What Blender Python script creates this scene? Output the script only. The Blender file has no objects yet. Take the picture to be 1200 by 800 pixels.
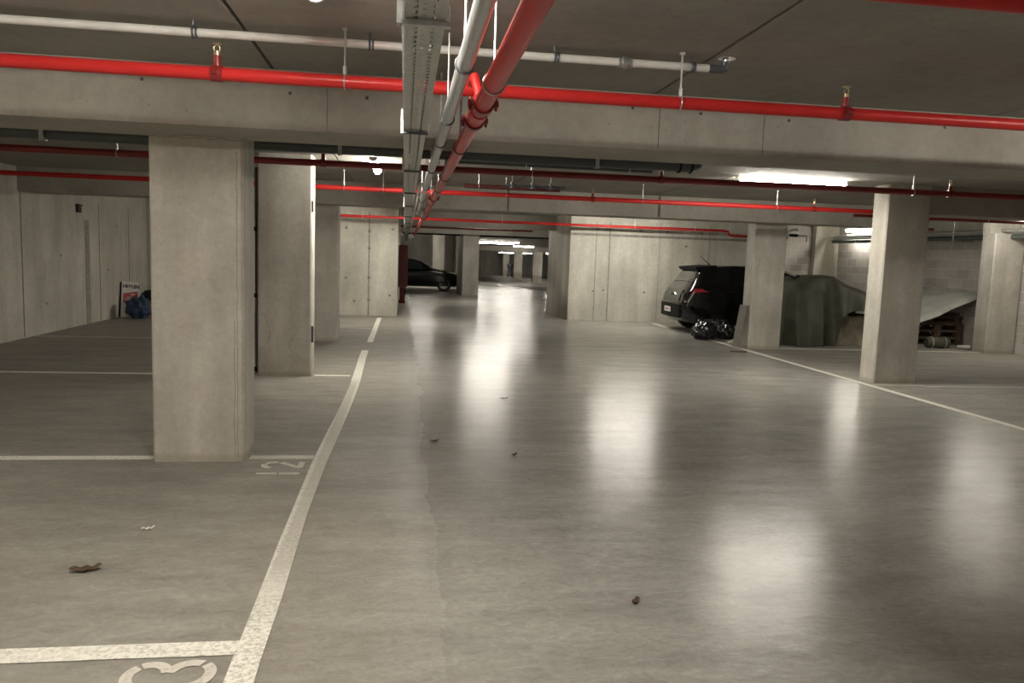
import bpy, math, random
from mathutils import Vector, Matrix, noise as mnoise
random.seed(7)
PI = math.pi
SC = bpy.context.scene
COL = SC.collection

# ------------------------------------------------------------------ materials
def newmat(name):
    m = bpy.data.materials.new(name); m.use_nodes = True
    nt = m.node_tree; b = nt.nodes['Principled BSDF']
    return m, nt, b
def N(nt, t, **k):
    n = nt.nodes.new(t)
    for a, v in k.items():
        if hasattr(n, a): setattr(n, a, v)
        else: n.inputs[a.replace('_', ' ')].default_value = v
    return n
def pos(nt, scale=(1, 1, 1), obj=False):
    if obj: s = N(nt, 'ShaderNodeTexCoord').outputs['Object']
    else: s = N(nt, 'ShaderNodeNewGeometry').outputs['Position']
    mp = N(nt, 'ShaderNodeMapping'); mp.inputs['Scale'].default_value = scale
    nt.links.new(s, mp.inputs['Vector']); return mp.outputs['Vector']
def noise(nt, scale, detail=4, rough=.55, vec=(1, 1, 1), obj=False):
    n = N(nt, 'ShaderNodeTexNoise'); n.inputs['Scale'].default_value = scale
    n.inputs['Detail'].default_value = detail; n.inputs['Roughness'].default_value = rough
    nt.links.new(pos(nt, vec, obj), n.inputs['Vector']); return n.outputs['Fac']
def ramp(nt, f, a, b, c0=(0, 0, 0, 1), c1=(1, 1, 1, 1)):
    r = N(nt, 'ShaderNodeValToRGB'); e = r.color_ramp.elements
    e[0].position = a; e[1].position = b; e[0].color = c0; e[1].color = c1
    nt.links.new(f, r.inputs['Fac']); return r.outputs['Color']
def c4(c): return (c[0], c[1], c[2], 1)
def mix(nt, f, a, b, mode='MIX'):
    m = N(nt, 'ShaderNodeMix', data_type='RGBA', blend_type=mode)
    for s, v in ((m.inputs['Factor'], f), (m.inputs['A'], a), (m.inputs['B'], b)):
        if isinstance(v, (int, float)): s.default_value = v
        elif isinstance(v, tuple): s.default_value = c4(v)
        else: nt.links.new(v, s)
    return m.outputs['Result']
def mth(nt, op, a, b=0., clamp=False):
    m = N(nt, 'ShaderNodeMath', operation=op, use_clamp=clamp)
    for s, v in ((m.inputs[0], a), (m.inputs[1], b)):
        if isinstance(v, (int, float)): s.default_value = v
        else: nt.links.new(v, s)
    return m.outputs[0]
def bump(nt, b, h, strength=.2, dist=.01):
    n = N(nt, 'ShaderNodeBump'); n.inputs['Strength'].default_value = strength
    n.inputs['Distance'].default_value = dist
    nt.links.new(h, n.inputs['Height']); nt.links.new(n.outputs['Normal'], b.inputs['Normal'])
def concrete(name, c1, c2, rough=.75, scale=1.0, streak=.25, bmp=.25, pits=True):
    m, nt, b = newmat(name)
    big = ramp(nt, noise(nt, 1.5 * scale, 6, .62), .36, .66)
    col = mix(nt, big, c1, c2)
    fine = ramp(nt, noise(nt, 22 * scale, 6, .7), .3, .75, (.88, .88, .88, 1), (1.08, 1.08, 1.08, 1))
    col = mix(nt, 1., col, fine, 'MULTIPLY')
    if streak:
        st = ramp(nt, noise(nt, 3.2 * scale, 4, .6, (1, 1, .16)), .38, .66, (.80, .79, .76, 1), (1.08, 1.07, 1.05, 1))
        col = mix(nt, streak, col, mix(nt, 1., col, st, 'MULTIPLY'))
    if pits:
        pt = ramp(nt, noise(nt, 75 * scale, 2, .5), .26, .32, (.6, .58, .54, 1), (1, 1, 1, 1))
        col = mix(nt, 1., col, pt, 'MULTIPLY')
    nt.links.new(col, b.inputs['Base Color'])
    b.inputs['Roughness'].default_value = rough
    b.inputs['Specular IOR Level'].default_value = .3
    bump(nt, b, noise(nt, 40, 5, .7), bmp, .004)
    return m
def plain(name, c, rough=.5, metal=0., coat=0., var=.08, scale=14, bmp=0., obj=False):
    m, nt, b = newmat(name)
    f = ramp(nt, noise(nt, scale, 4, .6, obj=obj), .3, .7)
    nt.links.new(mix(nt, f, tuple(x * (1 - var) for x in c), tuple(min(1, x * (1 + var)) for x in c)), b.inputs['Base Color'])
    b.inputs['Roughness'].default_value = rough; b.inputs['Metallic'].default_value = metal
    b.inputs['Coat Weight'].default_value = coat; b.inputs['Coat Roughness'].default_value = .08
    if bmp: bump(nt, b, noise(nt, scale * 4, 4, .6, obj=obj), bmp, .004)
    return m
def emit(name, c, s):
    m, nt, b = newmat(name)
    b.inputs['Base Color'].default_value = (.8, .8, .8, 1)
    b.inputs['Emission Color'].default_value = c4(c); b.inputs['Emission Strength'].default_value = s
    return m

M = {}
M['pillar'] = concrete('pillar concrete', (.50, .475, .425), (.66, .635, .58), .72, 1.0, .8, .3)
# the pillars' dirty foot: splash band near the floor, chipped edges
def pillar_foot(m):
    nt = m.node_tree; b = nt.nodes['Principled BSDF']
    src = b.inputs['Base Color'].links[0].from_socket
    g = N(nt, 'ShaderNodeNewGeometry'); sp = N(nt, 'ShaderNodeSeparateXYZ'); nt.links.new(g.outputs['Position'], sp.inputs[0])
    z = mth(nt, 'ADD', sp.outputs['Z'], mth(nt, 'MULTIPLY', noise(nt, 6, 4, .6), -.07))
    f = ramp(nt, z, .0, .035, (1, 1, 1, 1), (0, 0, 0, 1))
    nt.links.new(mix(nt, mth(nt, 'MULTIPLY', f, .45), src, (.30, .25, .165)), b.inputs['Base Color'])
pillar_foot(M['pillar'])
M['pillar_dark'] = concrete('chipped concrete', (.20, .18, .15), (.3, .27, .23), .85, 2)
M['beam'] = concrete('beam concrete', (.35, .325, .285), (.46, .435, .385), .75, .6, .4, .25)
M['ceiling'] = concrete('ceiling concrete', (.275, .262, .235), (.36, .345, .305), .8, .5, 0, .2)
M['wall'] = concrete('wall concrete', (.54, .525, .465), (.68, .66, .59), .75, .7, .9, .3)
M['joint'] = plain('dark joint', (.10, .095, .085), .9, var=.3)
M['seam_and_shadow'] = plain('wall seam', (.25, .24, .21), .9, var=.3)
M['stain'] = plain('damp stain', (.33, .315, .265), .9, var=.2)

def block_mat():
    m, nt, b = newmat('concrete block')
    t = N(nt, 'ShaderNodeTexBrick'); t.offset = .5
    t.inputs['Scale'].default_value = 1; t.inputs['Brick Width'].default_value = .40; t.inputs['Row Height'].default_value = .20
    t.inputs['Mortar Size'].default_value = .009; t.inputs['Mortar Smooth'].default_value = .3
    t.inputs['Color1'].default_value = (.47, .445, .41, 1); t.inputs['Color2'].default_value = (.60, .57, .525, 1)
    t.inputs['Mortar'].default_value = (.68, .655, .60, 1)
    g = N(nt, 'ShaderNodeNewGeometry'); sp = N(nt, 'ShaderNodeSeparateXYZ'); nt.links.new(g.outputs['Position'], sp.inputs[0])
    cb = N(nt, 'ShaderNodeCombineXYZ')
    nt.links.new(mth(nt, 'ADD', sp.outputs['X'], sp.outputs['Y']), cb.inputs[0]); nt.links.new(sp.outputs['Z'], cb.inputs[1])
    nt.links.new(cb.outputs[0], t.inputs['Vector'])
    fine = ramp(nt, noise(nt, 30, 5, .7), .3, .75, (.85, .85, .85, 1), (1.08, 1.08, 1.08, 1))
    big = ramp(nt, noise(nt, 1.2, 4, .6), .3, .7, (.85, .85, .85, 1), (1.1, 1.1, 1.1, 1))
    nt.links.new(mix(nt, 1., mix(nt, 1., t.outputs['Color'], fine, 'MULTIPLY'), big, 'MULTIPLY'), b.inputs['Base Color'])
    b.inputs['Roughness'].default_value = .9
    bump(nt, b, mth(nt, 'MULTIPLY', t.outputs['Fac'], -1.), .5, .008)
    return m
M['block'] = block_mat()

def floor_mat():
    m, nt, b = newmat('power floated concrete floor')
    g = N(nt, 'ShaderNodeNewGeometry'); sp = N(nt, 'ShaderNodeSeparateXYZ'); nt.links.new(g.outputs['Position'], sp.inputs[0])
    X = sp.outputs['X']
    wob = mth(nt, 'MULTIPLY', mth(nt, 'SUBTRACT', noise(nt, 1.3, 4, .6), .5), .5)
    xw = mth(nt, 'ADD', X, wob)
    am = N(nt, 'ShaderNodeMapRange', clamp=True); am.interpolation_type = 'SMOOTHSTEP'; nt.links.new(X, am.inputs['Value'])
    am.inputs['From Min'].default_value = -.8; am.inputs['From Max'].default_value = 1.0; a = am.outputs[0]   # aisle from the left line
    bb = ramp(nt, mth(nt, 'ADD', mth(nt, 'MULTIPLY', mth(nt, 'SUBTRACT', X, 6.2), 2.), .5), 0., 1., (1, 1, 1, 1), (0, 0, 0, 1))
    aisle = mth(nt, 'MULTIPLY', a, bb)
    big = ramp(nt, noise(nt, .45, 5, .6), .3, .72)
    stall = mix(nt, big, (.27, .252, .223), (.355, .334, .297))
    lane = mix(nt, big, (.31, .302, .28), (.405, .394, .366))
    col = mix(nt, aisle, stall, lane)
    sw = ramp(nt, noise(nt, 2.4, 6, .7, (.5, 1.6, 1)), .34, .72, (.80, .80, .80, 1), (1.16, 1.16, 1.16, 1))
    col = mix(nt, 1., col, sw, 'MULTIPLY')
    fine = ramp(nt, noise(nt, 38, 6, .75), .3, .72, (.86, .86, .86, 1), (1.1, 1.1, 1.1, 1))
    col = mix(nt, 1., col, fine, 'MULTIPLY')
    # swirl marks of the power float
    tn = N(nt, 'ShaderNodeTexNoise'); tn.inputs['Scale'].default_value = 9; tn.inputs['Detail'].default_value = 6; tn.inputs['Roughness'].default_value = .7; tn.inputs['Distortion'].default_value = 1.8
    nt.links.new(pos(nt, (.8, 1.3, 1)), tn.inputs['Vector'])
    col = mix(nt, 1., col, ramp(nt, tn.outputs['Fac'], .36, .68, (.87, .87, .86, 1), (1.13, 1.13, 1.12, 1)), 'MULTIPLY')
    # tyre dust worn along the left marking
    band = mth(nt, 'MULTIPLY', ramp(nt, xw, -.62, -.5), 1.)
    n1 = N(nt, 'ShaderNodeMapRange', clamp=True); nt.links.new(xw, n1.inputs['Value']); n1.interpolation_type = 'SMOOTHSTEP'
    n1.inputs['From Min'].default_value = -1.0; n1.inputs['From Max'].default_value = -.45
    n2 = N(nt, 'ShaderNodeMapRange', clamp=True); nt.links.new(xw, n2.inputs['Value']); n2.interpolation_type = 'SMOOTHSTEP'
    n2.inputs['From Min'].default_value = -.2; n2.inputs['From Max'].default_value = .25
    n2.inputs['To Min'].default_value = 1; n2.inputs['To Max'].default_value = 0
    band = mth(nt, 'MULTIPLY', n1.outputs[0], n2.outputs[0])
    spk = ramp(nt, noise(nt, 60, 4, .8), .42, .6, (.25, .25, .25, 1), (1, 1, 1, 1))
    col = mix(nt, mth(nt, 'MULTIPLY', mth(nt, 'MULTIPLY', band, spk), .35), col, (.20, .165, .115))
    # pale scuffs and trowel arcs
    sc = ramp(nt, noise(nt, 3.3, 9, .72, (.5, 1.5, 1)), .52, .82)
    col = mix(nt, mth(nt, 'MULTIPLY', sc, .5), col, (.44, .425, .38))
    nt.links.new(col, b.inputs['Base Color'])
    rn = noise(nt, .9, 5, .65)
    r_l = mth(nt, 'MINIMUM', mth(nt, 'ADD', mth(nt, 'ADD', .15, mth(nt, 'MULTIPLY', rn, .14)), mth(nt, 'MULTIPLY', mth(nt, 'SUBTRACT', noise(nt, 30, 4, .7), .5), .06)), .258)
    lm = N(nt, 'ShaderNodeMapRange', clamp=True); lm.interpolation_type = 'SMOOTHSTEP'; nt.links.new(mth(nt, 'ADD', X, mth(nt, 'MULTIPLY', wob, .3)), lm.inputs['Value'])
    lm.inputs['From Min'].default_value = -.16; lm.inputs['From Max'].default_value = .3
    lane_r = mth(nt, 'MULTIPLY', lm.outputs[0], mth(nt, 'LESS_THAN', X, 6.18))
    r_s = mth(nt, 'ADD', .36, mth(nt, 'MULTIPLY', rn, .4))
    mr = N(nt, 'ShaderNodeMix', data_type='FLOAT'); nt.links.new(lane_r, mr.inputs['Factor'])
    nt.links.new(r_s, mr.inputs[2]); nt.links.new(r_l, mr.inputs[3])
    nt.links.new(mr.outputs[0], b.inputs['Roughness'])
    b.inputs['Specular IOR Level'].default_value = .13
    gro = noise(nt, 9, 3, .6, (.25, 6, 1))
    h = mth(nt, 'ADD', mth(nt, 'MULTIPLY', noise(nt, 55, 4, .7), .5), mth(nt, 'MULTIPLY', gro, .5))
    h = mth(nt, 'ADD', h, mth(nt, 'MULTIPLY', noise(nt, 3.2, 3, .5, (.7, 1.4, 1)), 4.5))
    h = mth(nt, 'ADD', h, mth(nt, 'MULTIPLY', noise(nt, 11, 4, .6, (.6, 1.6, 1)), 1.6))
    bump(nt, b, h, .22, .004)
    return m
M['floor'] = floor_mat()

def paint_mat(name, c, lo, hi, lane=False):
    m, nt, b = newmat(name)
    wear = ramp(nt, noise(nt, 48, 6, .8), lo, hi)
    w2 = ramp(nt, noise(nt, 1.1, 3, .6), .35, .62)
    w3 = ramp(nt, noise(nt, 7, 4, .7, (.3, 7, 1)), .36, .5)
    f = mth(nt, 'MULTIPLY', mth(nt, 'MAXIMUM', wear, mth(nt, 'MULTIPLY', w2, .8)), mth(nt, 'ADD', .72, mth(nt, 'MULTIPLY', w3, .28)))
    if lane:      # driven over and rubbed away between the first and third bay
        g = N(nt, 'ShaderNodeNewGeometry'); sp = N(nt, 'ShaderNodeSeparateXYZ'); nt.links.new(g.outputs['Position'], sp.inputs[0])
        y = mth(nt, 'ADD', sp.outputs['Y'], mth(nt, 'MULTIPLY', noise(nt, 3, 3, .6), .8))
        q = mth(nt, 'MAXIMUM', ramp(nt, mth(nt, 'MULTIPLY', y, .1), .36, .42, (1, 1, 1, 1), (.0, .0, .0, 1)), ramp(nt, mth(nt, 'MULTIPLY', y, .1), .95, 1., (0, 0, 0, 1), (1, 1, 1, 1)))
        ed = mth(nt, 'ABSOLUTE', mth(nt, 'ADD', sp.outputs['X'], .572))
        ed = ramp(nt, ed, .036, .048)
        q = mth(nt, 'ADD', .42, mth(nt, 'MULTIPLY', mth(nt, 'MAXIMUM', q, mth(nt, 'MULTIPLY', ed, .6)), .58))
        f = mth(nt, 'MULTIPLY', f, q)
    col = mix(nt, f, (.36, .33, .275), c)
    nt.links.new(col, b.inputs['Base Color']); b.inputs['Roughness'].default_value = .6
    bump(nt, b, wear, .2, .002)
    return m
M['paint'] = paint_mat('road paint', (.88, .86, .77), .34, .52)
M['paint_lane'] = paint_mat('lane line paint', (.88, .86, .77), .36, .54, True)
M['paint_worn'] = paint_mat('worn road paint', (.72, .70, .62), .44, .60)
M['stencil'] = paint_mat('stencil paint', (.66, .62, .56), .3, .5)

M['red'] = plain('red pipe enamel', (.52, .026, .024), .36, 0, .06, .06)
for _m in ('red',): M[_m].node_tree.nodes['Principled BSDF'].inputs['Specular IOR Level'].default_value = .25
M['red_dark'] = plain('dark red fitting', (.22, .014, .014), .4, 0, .15)
M['red_brown'] = plain('brown red pipe', (.10, .02, .018), .5)
M['white_pipe'] = plain('white plastic pipe', (.66, .65, .62), .4)
M['grey_pipe'] = plain('galvanised pipe', (.52, .54, .54), .32, .65, 0, .1, 30)
M['zinc'] = plain('zinc plated steel', (.62, .63, .62), .36, .85, 0, .15, 30)
M['zinc_dark'] = plain('dark strap steel', (.12, .13, .15), .45, .6)
M['brass'] = plain('brass sprinkler', (.62, .48, .30), .3, .9)
M['pvc'] = plain('dark grey drain pipe', (.075, .085, .085), .4)
M['chrome'] = plain('bright wire', (.9, .9, .88), .2, .9)
M['housing'] = plain('lamp housing', (.75, .74, .70), .5)
M['lamp'] = emit('lamp diffuser', (1, .94, .83), 85)
M['lamp_far'] = emit('lamp diffuser far', (1, .94, .83), 42)
M['car'] = plain('black car paint', (.005, .005, .006), .15, 0, .35)
M['glass'] = plain('dark car glass', (.012, .014, .014), .04, 0, .5)
M['glass_clear'] = plain('car glass', (.07, .085, .08), .05, 0, .5)

M['tyre'] = plain('tyre rubber', (.012, .012, .012), .75)
M['rim'] = plain('alloy rim', (.35, .35, .35), .3, .8)
M['black'] = plain('black plastic', (.008, .008, .008), .6)
M['black'].node_tree.nodes['Principled BSDF'].inputs['Specular IOR Level'].default_value = .15
M['tail'] = plain('tail light lens', (.45, .015, .03), .12, 0, .6)
M['clear'] = plain('clear lens', (.75, .75, .75), .1, .4)
M['plate'] = plain('number plate white', (.8, .8, .76), .4)
M['plate_red'] = plain('plate marks', (.35, .12, .12), .5)
M['tarp'] = plain('dark green tarpaulin', (.072, .075, .052), .62, 0, 0, .18, 5, .3)
M['tarp_pale'] = plain('pale grey tarpaulin', (.47, .48, .43), .5, 0, 0, .12, 5, .3)
M['beige'] = plain('beige cover cloth', (.26, .23, .165), .8, 0, 0, .2, 8, .4)
M['bag'] = plain('black bin bag', (.012, .013, .016), .18, 0, .3, .1)
M['wood'] = plain('pallet wood', (.085, .055, .036), .8, 0, 0, .3, 9, .3)
M['cabinet'] = plain('cabinet red', (.10, .004, .008), .35, 0, .2)
M['sign_white'] = plain('sign board', (.78, .76, .72), .5)
M['sign_red'] = plain('sign red', (.50, .05, .05), .5, 0, 0, .3, 20)
M['ink'] = plain('sign black lettering', (.02, .02, .02), .5)
M['blue'] = plain('blue cloth', (.045, .075, .14), .8, 0, 0, .4, 6, .4)
M['cloth_black'] = plain('black cloth', (.012, .012, .014), .85)
M['paper'] = plain('white litter', (.75, .73, .68), .7)
M['leaf'] = plain('dry leaf', (.085, .05, .025), .7, 0, 0, .4)
M['board'] = plain('grey board', (.22, .205, .175), .8, 0, 0, .15)
M['conduit'] = plain('dark conduit', (.05, .045, .035), .6)

def tray_mat():
    m, nt, b = newmat('perforated tray steel')
    b.inputs['Metallic'].default_value = .75; b.inputs['Roughness'].default_value = .42
    f = ramp(nt, noise(nt, 25, 4, .6), .3, .7)
    nt.links.new(mix(nt, f, (.50, .51, .47), (.64, .65, .60)), b.inputs['Base Color'])
    tc = N(nt, 'ShaderNodeTexCoord'); sp = N(nt, 'ShaderNodeSeparateXYZ'); nt.links.new(tc.outputs['Object'], sp.inputs[0])
    # slots: columns across X every 24 mm, rows along Y every 50 mm, 12 x 25 mm holes, staggered
    def slot(off, px, py, hx, hy, oy):
        fx = mth(nt, 'ABSOLUTE', mth(nt, 'SUBTRACT', sp.outputs['X'], off))
        inx = mth(nt, 'LESS_THAN', fx, hx)
        fy = mth(nt, 'FRACT', mth(nt, 'DIVIDE', mth(nt, 'ADD', sp.outputs['Y'], oy), py))
        iny = mth(nt, 'LESS_THAN', fy, hy / py)
        return mth(nt, 'MULTIPLY', inx, iny)
    s = slot(-.026, 0, .05, .0058, .03, 0)
    for a in ((-.002, 0, .05, .007, .012, .02), (.026, 0, .05, .0058, .03, .01)):
        s = mth(nt, 'MAXIMUM', s, slot(*a))
    t = N(nt, 'ShaderNodeBsdfTransparent'); mx = N(nt, 'ShaderNodeMixShader')
    flat = mth(nt, 'LESS_THAN', sp.outputs['Z'], .004)
    nt.links.new(mth(nt, 'MULTIPLY', s, flat), mx.inputs[0])
    out = nt.nodes['Material Output']
    nt.links.new(b.outputs[0], mx.inputs[1]); nt.links.new(t.outputs[0], mx.inputs[2]); nt.links.new(mx.outputs[0], out.inputs['Surface'])
    return m
M['tray'] = tray_mat()

# ------------------------------------------------------------------ mesh helpers
class MB:
    def __init__(s): s.v = []; s.f = []; s.m = []; s.cur = 0
    def face(s, idx, mi=None): s.f.append(idx); s.m.append(s.cur if mi is None else mi)
    def box(s, x0, x1, y0, y1, z0, z1, mi=None):
        i = len(s.v)
        s.v += [(x0, y0, z0), (x1, y0, z0), (x1, y1, z0), (x0, y1, z0), (x0, y0, z1), (x1, y0, z1), (x1, y1, z1), (x0, y1, z1)]
        for q in ((0, 3, 2, 1), (4, 5, 6, 7), (0, 1, 5, 4), (1, 2, 6, 5), (2, 3, 7, 6), (3, 0, 4, 7)):
            s.face([i + k for k in q], mi)
        return s
    def obox(s, c, sx, sy, sz, rot, mi=None):
        i = len(s.v)
        for z in (-1, 1):
            for x, y in ((-1, -1), (1, -1), (1, 1), (-1, 1)):
                p = Vector(c) + rot @ Vector((x * sx / 2, y * sy / 2, z * sz / 2)); s.v.append(tuple(p))
        for q in ((0, 3, 2, 1), (4, 5, 6, 7), (0, 1, 5, 4), (1, 2, 6, 5), (2, 3, 7, 6), (3, 0, 4, 7)):
            s.face([i + k for k in q], mi)
        return s
    def prism(s, ring_lo, ring_hi, mi=None, caps=True):
        i = len(s.v); n = len(ring_lo); s.v += list(ring_lo) + list(ring_hi)
        for k in range(n):
            s.face([i + k, i + (k + 1) % n, i + n + (k + 1) % n, i + n + k], mi)
        if caps:
            s.face([i + k for k in range(n)][::-1], mi); s.face([i + n + k for k in range(n)], mi)
        return s
    def tube(s, pts, r, seg=14, mi=None, caps=True):
        pts = [Vector(p) for p in pts]; n = len(pts); i0 = len(s.v)
        rr = r if isinstance(r, (list, tuple)) else [r] * n
        d = (pts[1] - pts[0]).normalized()
        u = d.cross(Vector((0, 0, 1)));
        if u.length < .1: u = d.cross(Vector((1, 0, 0)))
        u.normalize()
        for k, p in enumerate(pts):
            if k == 0: t = pts[1] - pts[0]
            elif k == n - 1: t = pts[-1] - pts[-2]
            else: t = (pts[k + 1] - p).normalized() + (p - pts[k - 1]).normalized()
            t.normalize(); u = (u - t * u.dot(t)).normalized(); w = t.cross(u)
            for a in range(seg):
                an = 2 * PI * a / seg
                s.v.append(tuple(p + (u * math.cos(an) + w * math.sin(an)) * rr[k]))
        for k in range(n - 1):
            for a in range(seg):
                b = (a + 1) % seg
                s.face([i0 + k * seg + a, i0 + k * seg + b, i0 + (k + 1) * seg + b, i0 + (k + 1) * seg + a], mi)
        if caps:
            s.face([i0 + a for a in range(seg)][::-1], mi); s.face([i0 + (n - 1) * seg + a for a in range(seg)], mi)
        return s
    def ring(s, c, axis, R, r, seg=20, ss=6, mi=None):
        c = Vector(c); ax = Vector(axis).normalized(); u = ax.orthogonal().normalized(); w = ax.cross(u); i = len(s.v)
        for a in range(seg):
            an = 2 * PI * a / seg; d = u * math.cos(an) + w * math.sin(an)
            for b in range(ss):
                bn = 2 * PI * b / ss
                s.v.append(tuple(c + d * (R + r * math.cos(bn)) + ax * r * math.sin(bn)))
        for a in range(seg):
            for b in range(ss):
                a2 = (a + 1) % seg; b2 = (b + 1) % ss
                s.face([i + a * ss + b, i + a2 * ss + b, i + a2 * ss + b2, i + a * ss + b2], mi)
        return s
    def lathe(s, c, axis, prof, seg=24, mi=None):
        c = Vector(c); ax = Vector(axis).normalized(); u = ax.orthogonal().normalized(); w = ax.cross(u); i = len(s.v)
        for (h, r) in prof:
            for a in range(seg):
                an = 2 * PI * a / seg
                s.v.append(tuple(c + ax * h + (u * math.cos(an) + w * math.sin(an)) * r))
        for k in range(len(prof) - 1):
            for a in range(seg):
                b = (a + 1) % seg
                s.face([i + k * seg + a, i + k * seg + b, i + (k + 1) * seg + b, i + (k + 1) * seg + a], mi)
        return s
    def grid(s, fn, nu, nv, mi=None, closed_u=False):
        i = len(s.v)
        for a in range(nu):
            for b in range(nv): s.v.append(tuple(fn(a / (nu - 1), b / (nv - 1))))
        for a in range(nu - 1):
            for b in range(nv - 1):
                s.face([i + a * nv + b, i + (a + 1) * nv + b, i + (a + 1) * nv + b + 1, i + a * nv + b + 1], mi)
        return s
    def build(s, name, mats, parent=None, origin=(0, 0, 0), smooth=False, bevel=0, angle=40):
        if not isinstance(mats, (list, tuple)): mats = [mats]
        og = Vector(parent['_o']) if (parent is not None and '_o' in parent) else Vector(origin)
        me = bpy.data.meshes.new(name)
        me.from_pydata([tuple(Vector(p) - og) for p in s.v], [], s.f)
        for q in mats: me.materials.append(q)
        me.polygons.foreach_set('material_index', s.m)
        if smooth:
            me.polygons.foreach_set('use_smooth', [True] * len(s.f))
            me.set_sharp_from_angle(angle=math.radians(angle))
        me.update()
        o = bpy.data.objects.new(name, me); COL.objects.link(o)
        if parent is not None: o.parent = parent; o['_o'] = tuple(og)
        else: o.location = og; o['_o'] = tuple(og)
        if bevel:
            bv = o.modifiers.new('bevel', 'BEVEL'); bv.width = bevel; bv.segments = 2; bv.limit_method = 'ANGLE'
        return o
def tag(o, label, cat, group=None):
    o['label'] = label; o['category'] = cat
    if group: o['group'] = group
    return o
def struct(o): o['kind'] = 'structure'; return o
def thing(name, loc, label, cat, group=None):
    o = bpy.data.objects.new(name, None); COL.objects.link(o); o.empty_display_size = .1
    o.location = loc; o['_o'] = tuple(loc); return tag(o, label, cat, group)
def dup(o, loc, label=None, group=None, rz=None):
    r = o.copy(); COL.objects.link(r); r.location = loc; r['_o'] = tuple(loc)
    if label: r['label'] = label
    if group: r['group'] = group
    if rz is not None: r.rotation_euler = (0, 0, rz)
    for ch in [x for x in bpy.data.objects if x.parent == o]:
        c = ch.copy(); COL.objects.link(c); c.parent = r
        for g in [x for x in bpy.data.objects if x.parent == ch]:
            d = g.copy(); COL.objects.link(d); d.parent = c
    return r

# ------------------------------------------------------------------ room
ZC, ZB = 2.67, 2.30
def fz(y):      # the floor falls away gently at the far end
    return 0. if y < 36 else -.5 * min(1, (y - 36) / 30.)
b = MB()
ys = [-6, 0, 10, 20, 30, 36, 41, 46, 51, 56, 61, 66, 86]
i = 0
for y in ys: b.v += [(-8, y, fz(y)), (22, y, fz(y))]
for k in range(len(ys) - 1): b.face([2 * k, 2 * k + 1, 2 * k + 3, 2 * k + 2])
for k in range(len(ys)): pass
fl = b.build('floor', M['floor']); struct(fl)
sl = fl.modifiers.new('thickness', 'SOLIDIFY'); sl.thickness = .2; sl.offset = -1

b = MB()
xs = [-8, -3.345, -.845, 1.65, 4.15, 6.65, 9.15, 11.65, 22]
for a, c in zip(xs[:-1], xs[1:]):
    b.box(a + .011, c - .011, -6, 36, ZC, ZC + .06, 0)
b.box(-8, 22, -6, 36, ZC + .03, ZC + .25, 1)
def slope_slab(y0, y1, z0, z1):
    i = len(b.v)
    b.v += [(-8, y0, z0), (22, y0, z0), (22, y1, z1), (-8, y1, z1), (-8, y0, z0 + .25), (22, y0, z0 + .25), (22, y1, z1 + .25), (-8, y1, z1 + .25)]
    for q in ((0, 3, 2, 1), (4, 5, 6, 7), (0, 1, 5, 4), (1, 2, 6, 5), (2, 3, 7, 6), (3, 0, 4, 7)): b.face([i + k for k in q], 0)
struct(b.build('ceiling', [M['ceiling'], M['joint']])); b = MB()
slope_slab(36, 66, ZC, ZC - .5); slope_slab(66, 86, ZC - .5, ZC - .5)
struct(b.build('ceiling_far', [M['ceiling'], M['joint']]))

def seam_x(b, x, y, z0, z1, w=.014, mi=1):      # vertical strip on a wall that faces -Y
    b.box(x - w / 2, x + w / 2, y - .004, y + .01, z0, z1, mi)
# left side wall
b = MB(); b.box(-6.25, -5.95, -6, 19.2, 0, ZC, 0)
for y, w, mi in ((13.2, .03, 1), (16.35, .02, 1), (18.0, .02, 1)):
    b.box(-5.96, -5.945, y - w / 2, y + w / 2, 0.02, 2.3, mi)
b.box(-5.96, -5.944, 15.65, 15.85, .0, 1.95, 2)
for y, z in ((16.8, 1.0), (14.6, 1.3), (17.3, 1.9), (14.0, .5)):
    b.box(-5.96, -5.945, y - .025, y + .025, z - .02, z + .02, 1)
struct(b.build('wall_left', [M['wall'], M['seam_and_shadow'], M['stain']]))
# wall block at the back left, runs on deep behind
b = MB(); b.box(-6.25, -.17, 19.2, 28, 0, ZC, 0)
seam_x(b, -.86, 19.2, 0, 2.5, .03); seam_x(b, -3.2, 19.2, 0, 2.5, .02)
for x, z in ((-1.4, 2.1), (-.3, 2.1), (-1.4, .9), (-.35, .5), (-1.2, .35)):
    b.box(x - .03, x + .03, 19.195, 19.21, z - .025, z + .025, 1)
for z in (.35, .9, 1.6, 2.0): b.box(-.89, -.82, 19.194, 19.21, z, z + .06, 1)
struct(b.build('wall_back_left', [M['wall'], M['seam_and_shadow']]))
# big pale wall on the right of the aisle, return face towards the aisle
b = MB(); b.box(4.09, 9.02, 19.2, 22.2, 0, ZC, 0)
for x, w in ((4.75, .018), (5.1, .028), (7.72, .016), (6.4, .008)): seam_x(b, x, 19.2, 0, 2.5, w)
b.box(4.09, 9.02, 19.192, 19.21, 2.13, 2.19, 1)  # dark band painted for the pipe's shadow across the wall
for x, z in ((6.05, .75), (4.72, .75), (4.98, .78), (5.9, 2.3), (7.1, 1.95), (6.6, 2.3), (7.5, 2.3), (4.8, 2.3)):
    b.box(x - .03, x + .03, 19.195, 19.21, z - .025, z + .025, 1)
struct(b.build('wall_aisle_right', [M['wall'], M['seam_and_shadow']]))
b = MB(); b.box(9.02, 12.1, 20.3, 20.6, 0, ZC, 0)
b.box(11.12, 11.8, 20.12, 20.4, 0, ZC, 1)
struct(b.build('wall_back_right', [M['block'], M['wall']]))
b = MB(); b.box(11.8, 12.1, -6, 20.3, 0, 2.32, 0); b.box(11.8, 12.1, -6, 20.3, 2.32, ZC, 1)
struct(b.build('wall_right', [M['block'], M['wall']]))
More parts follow.
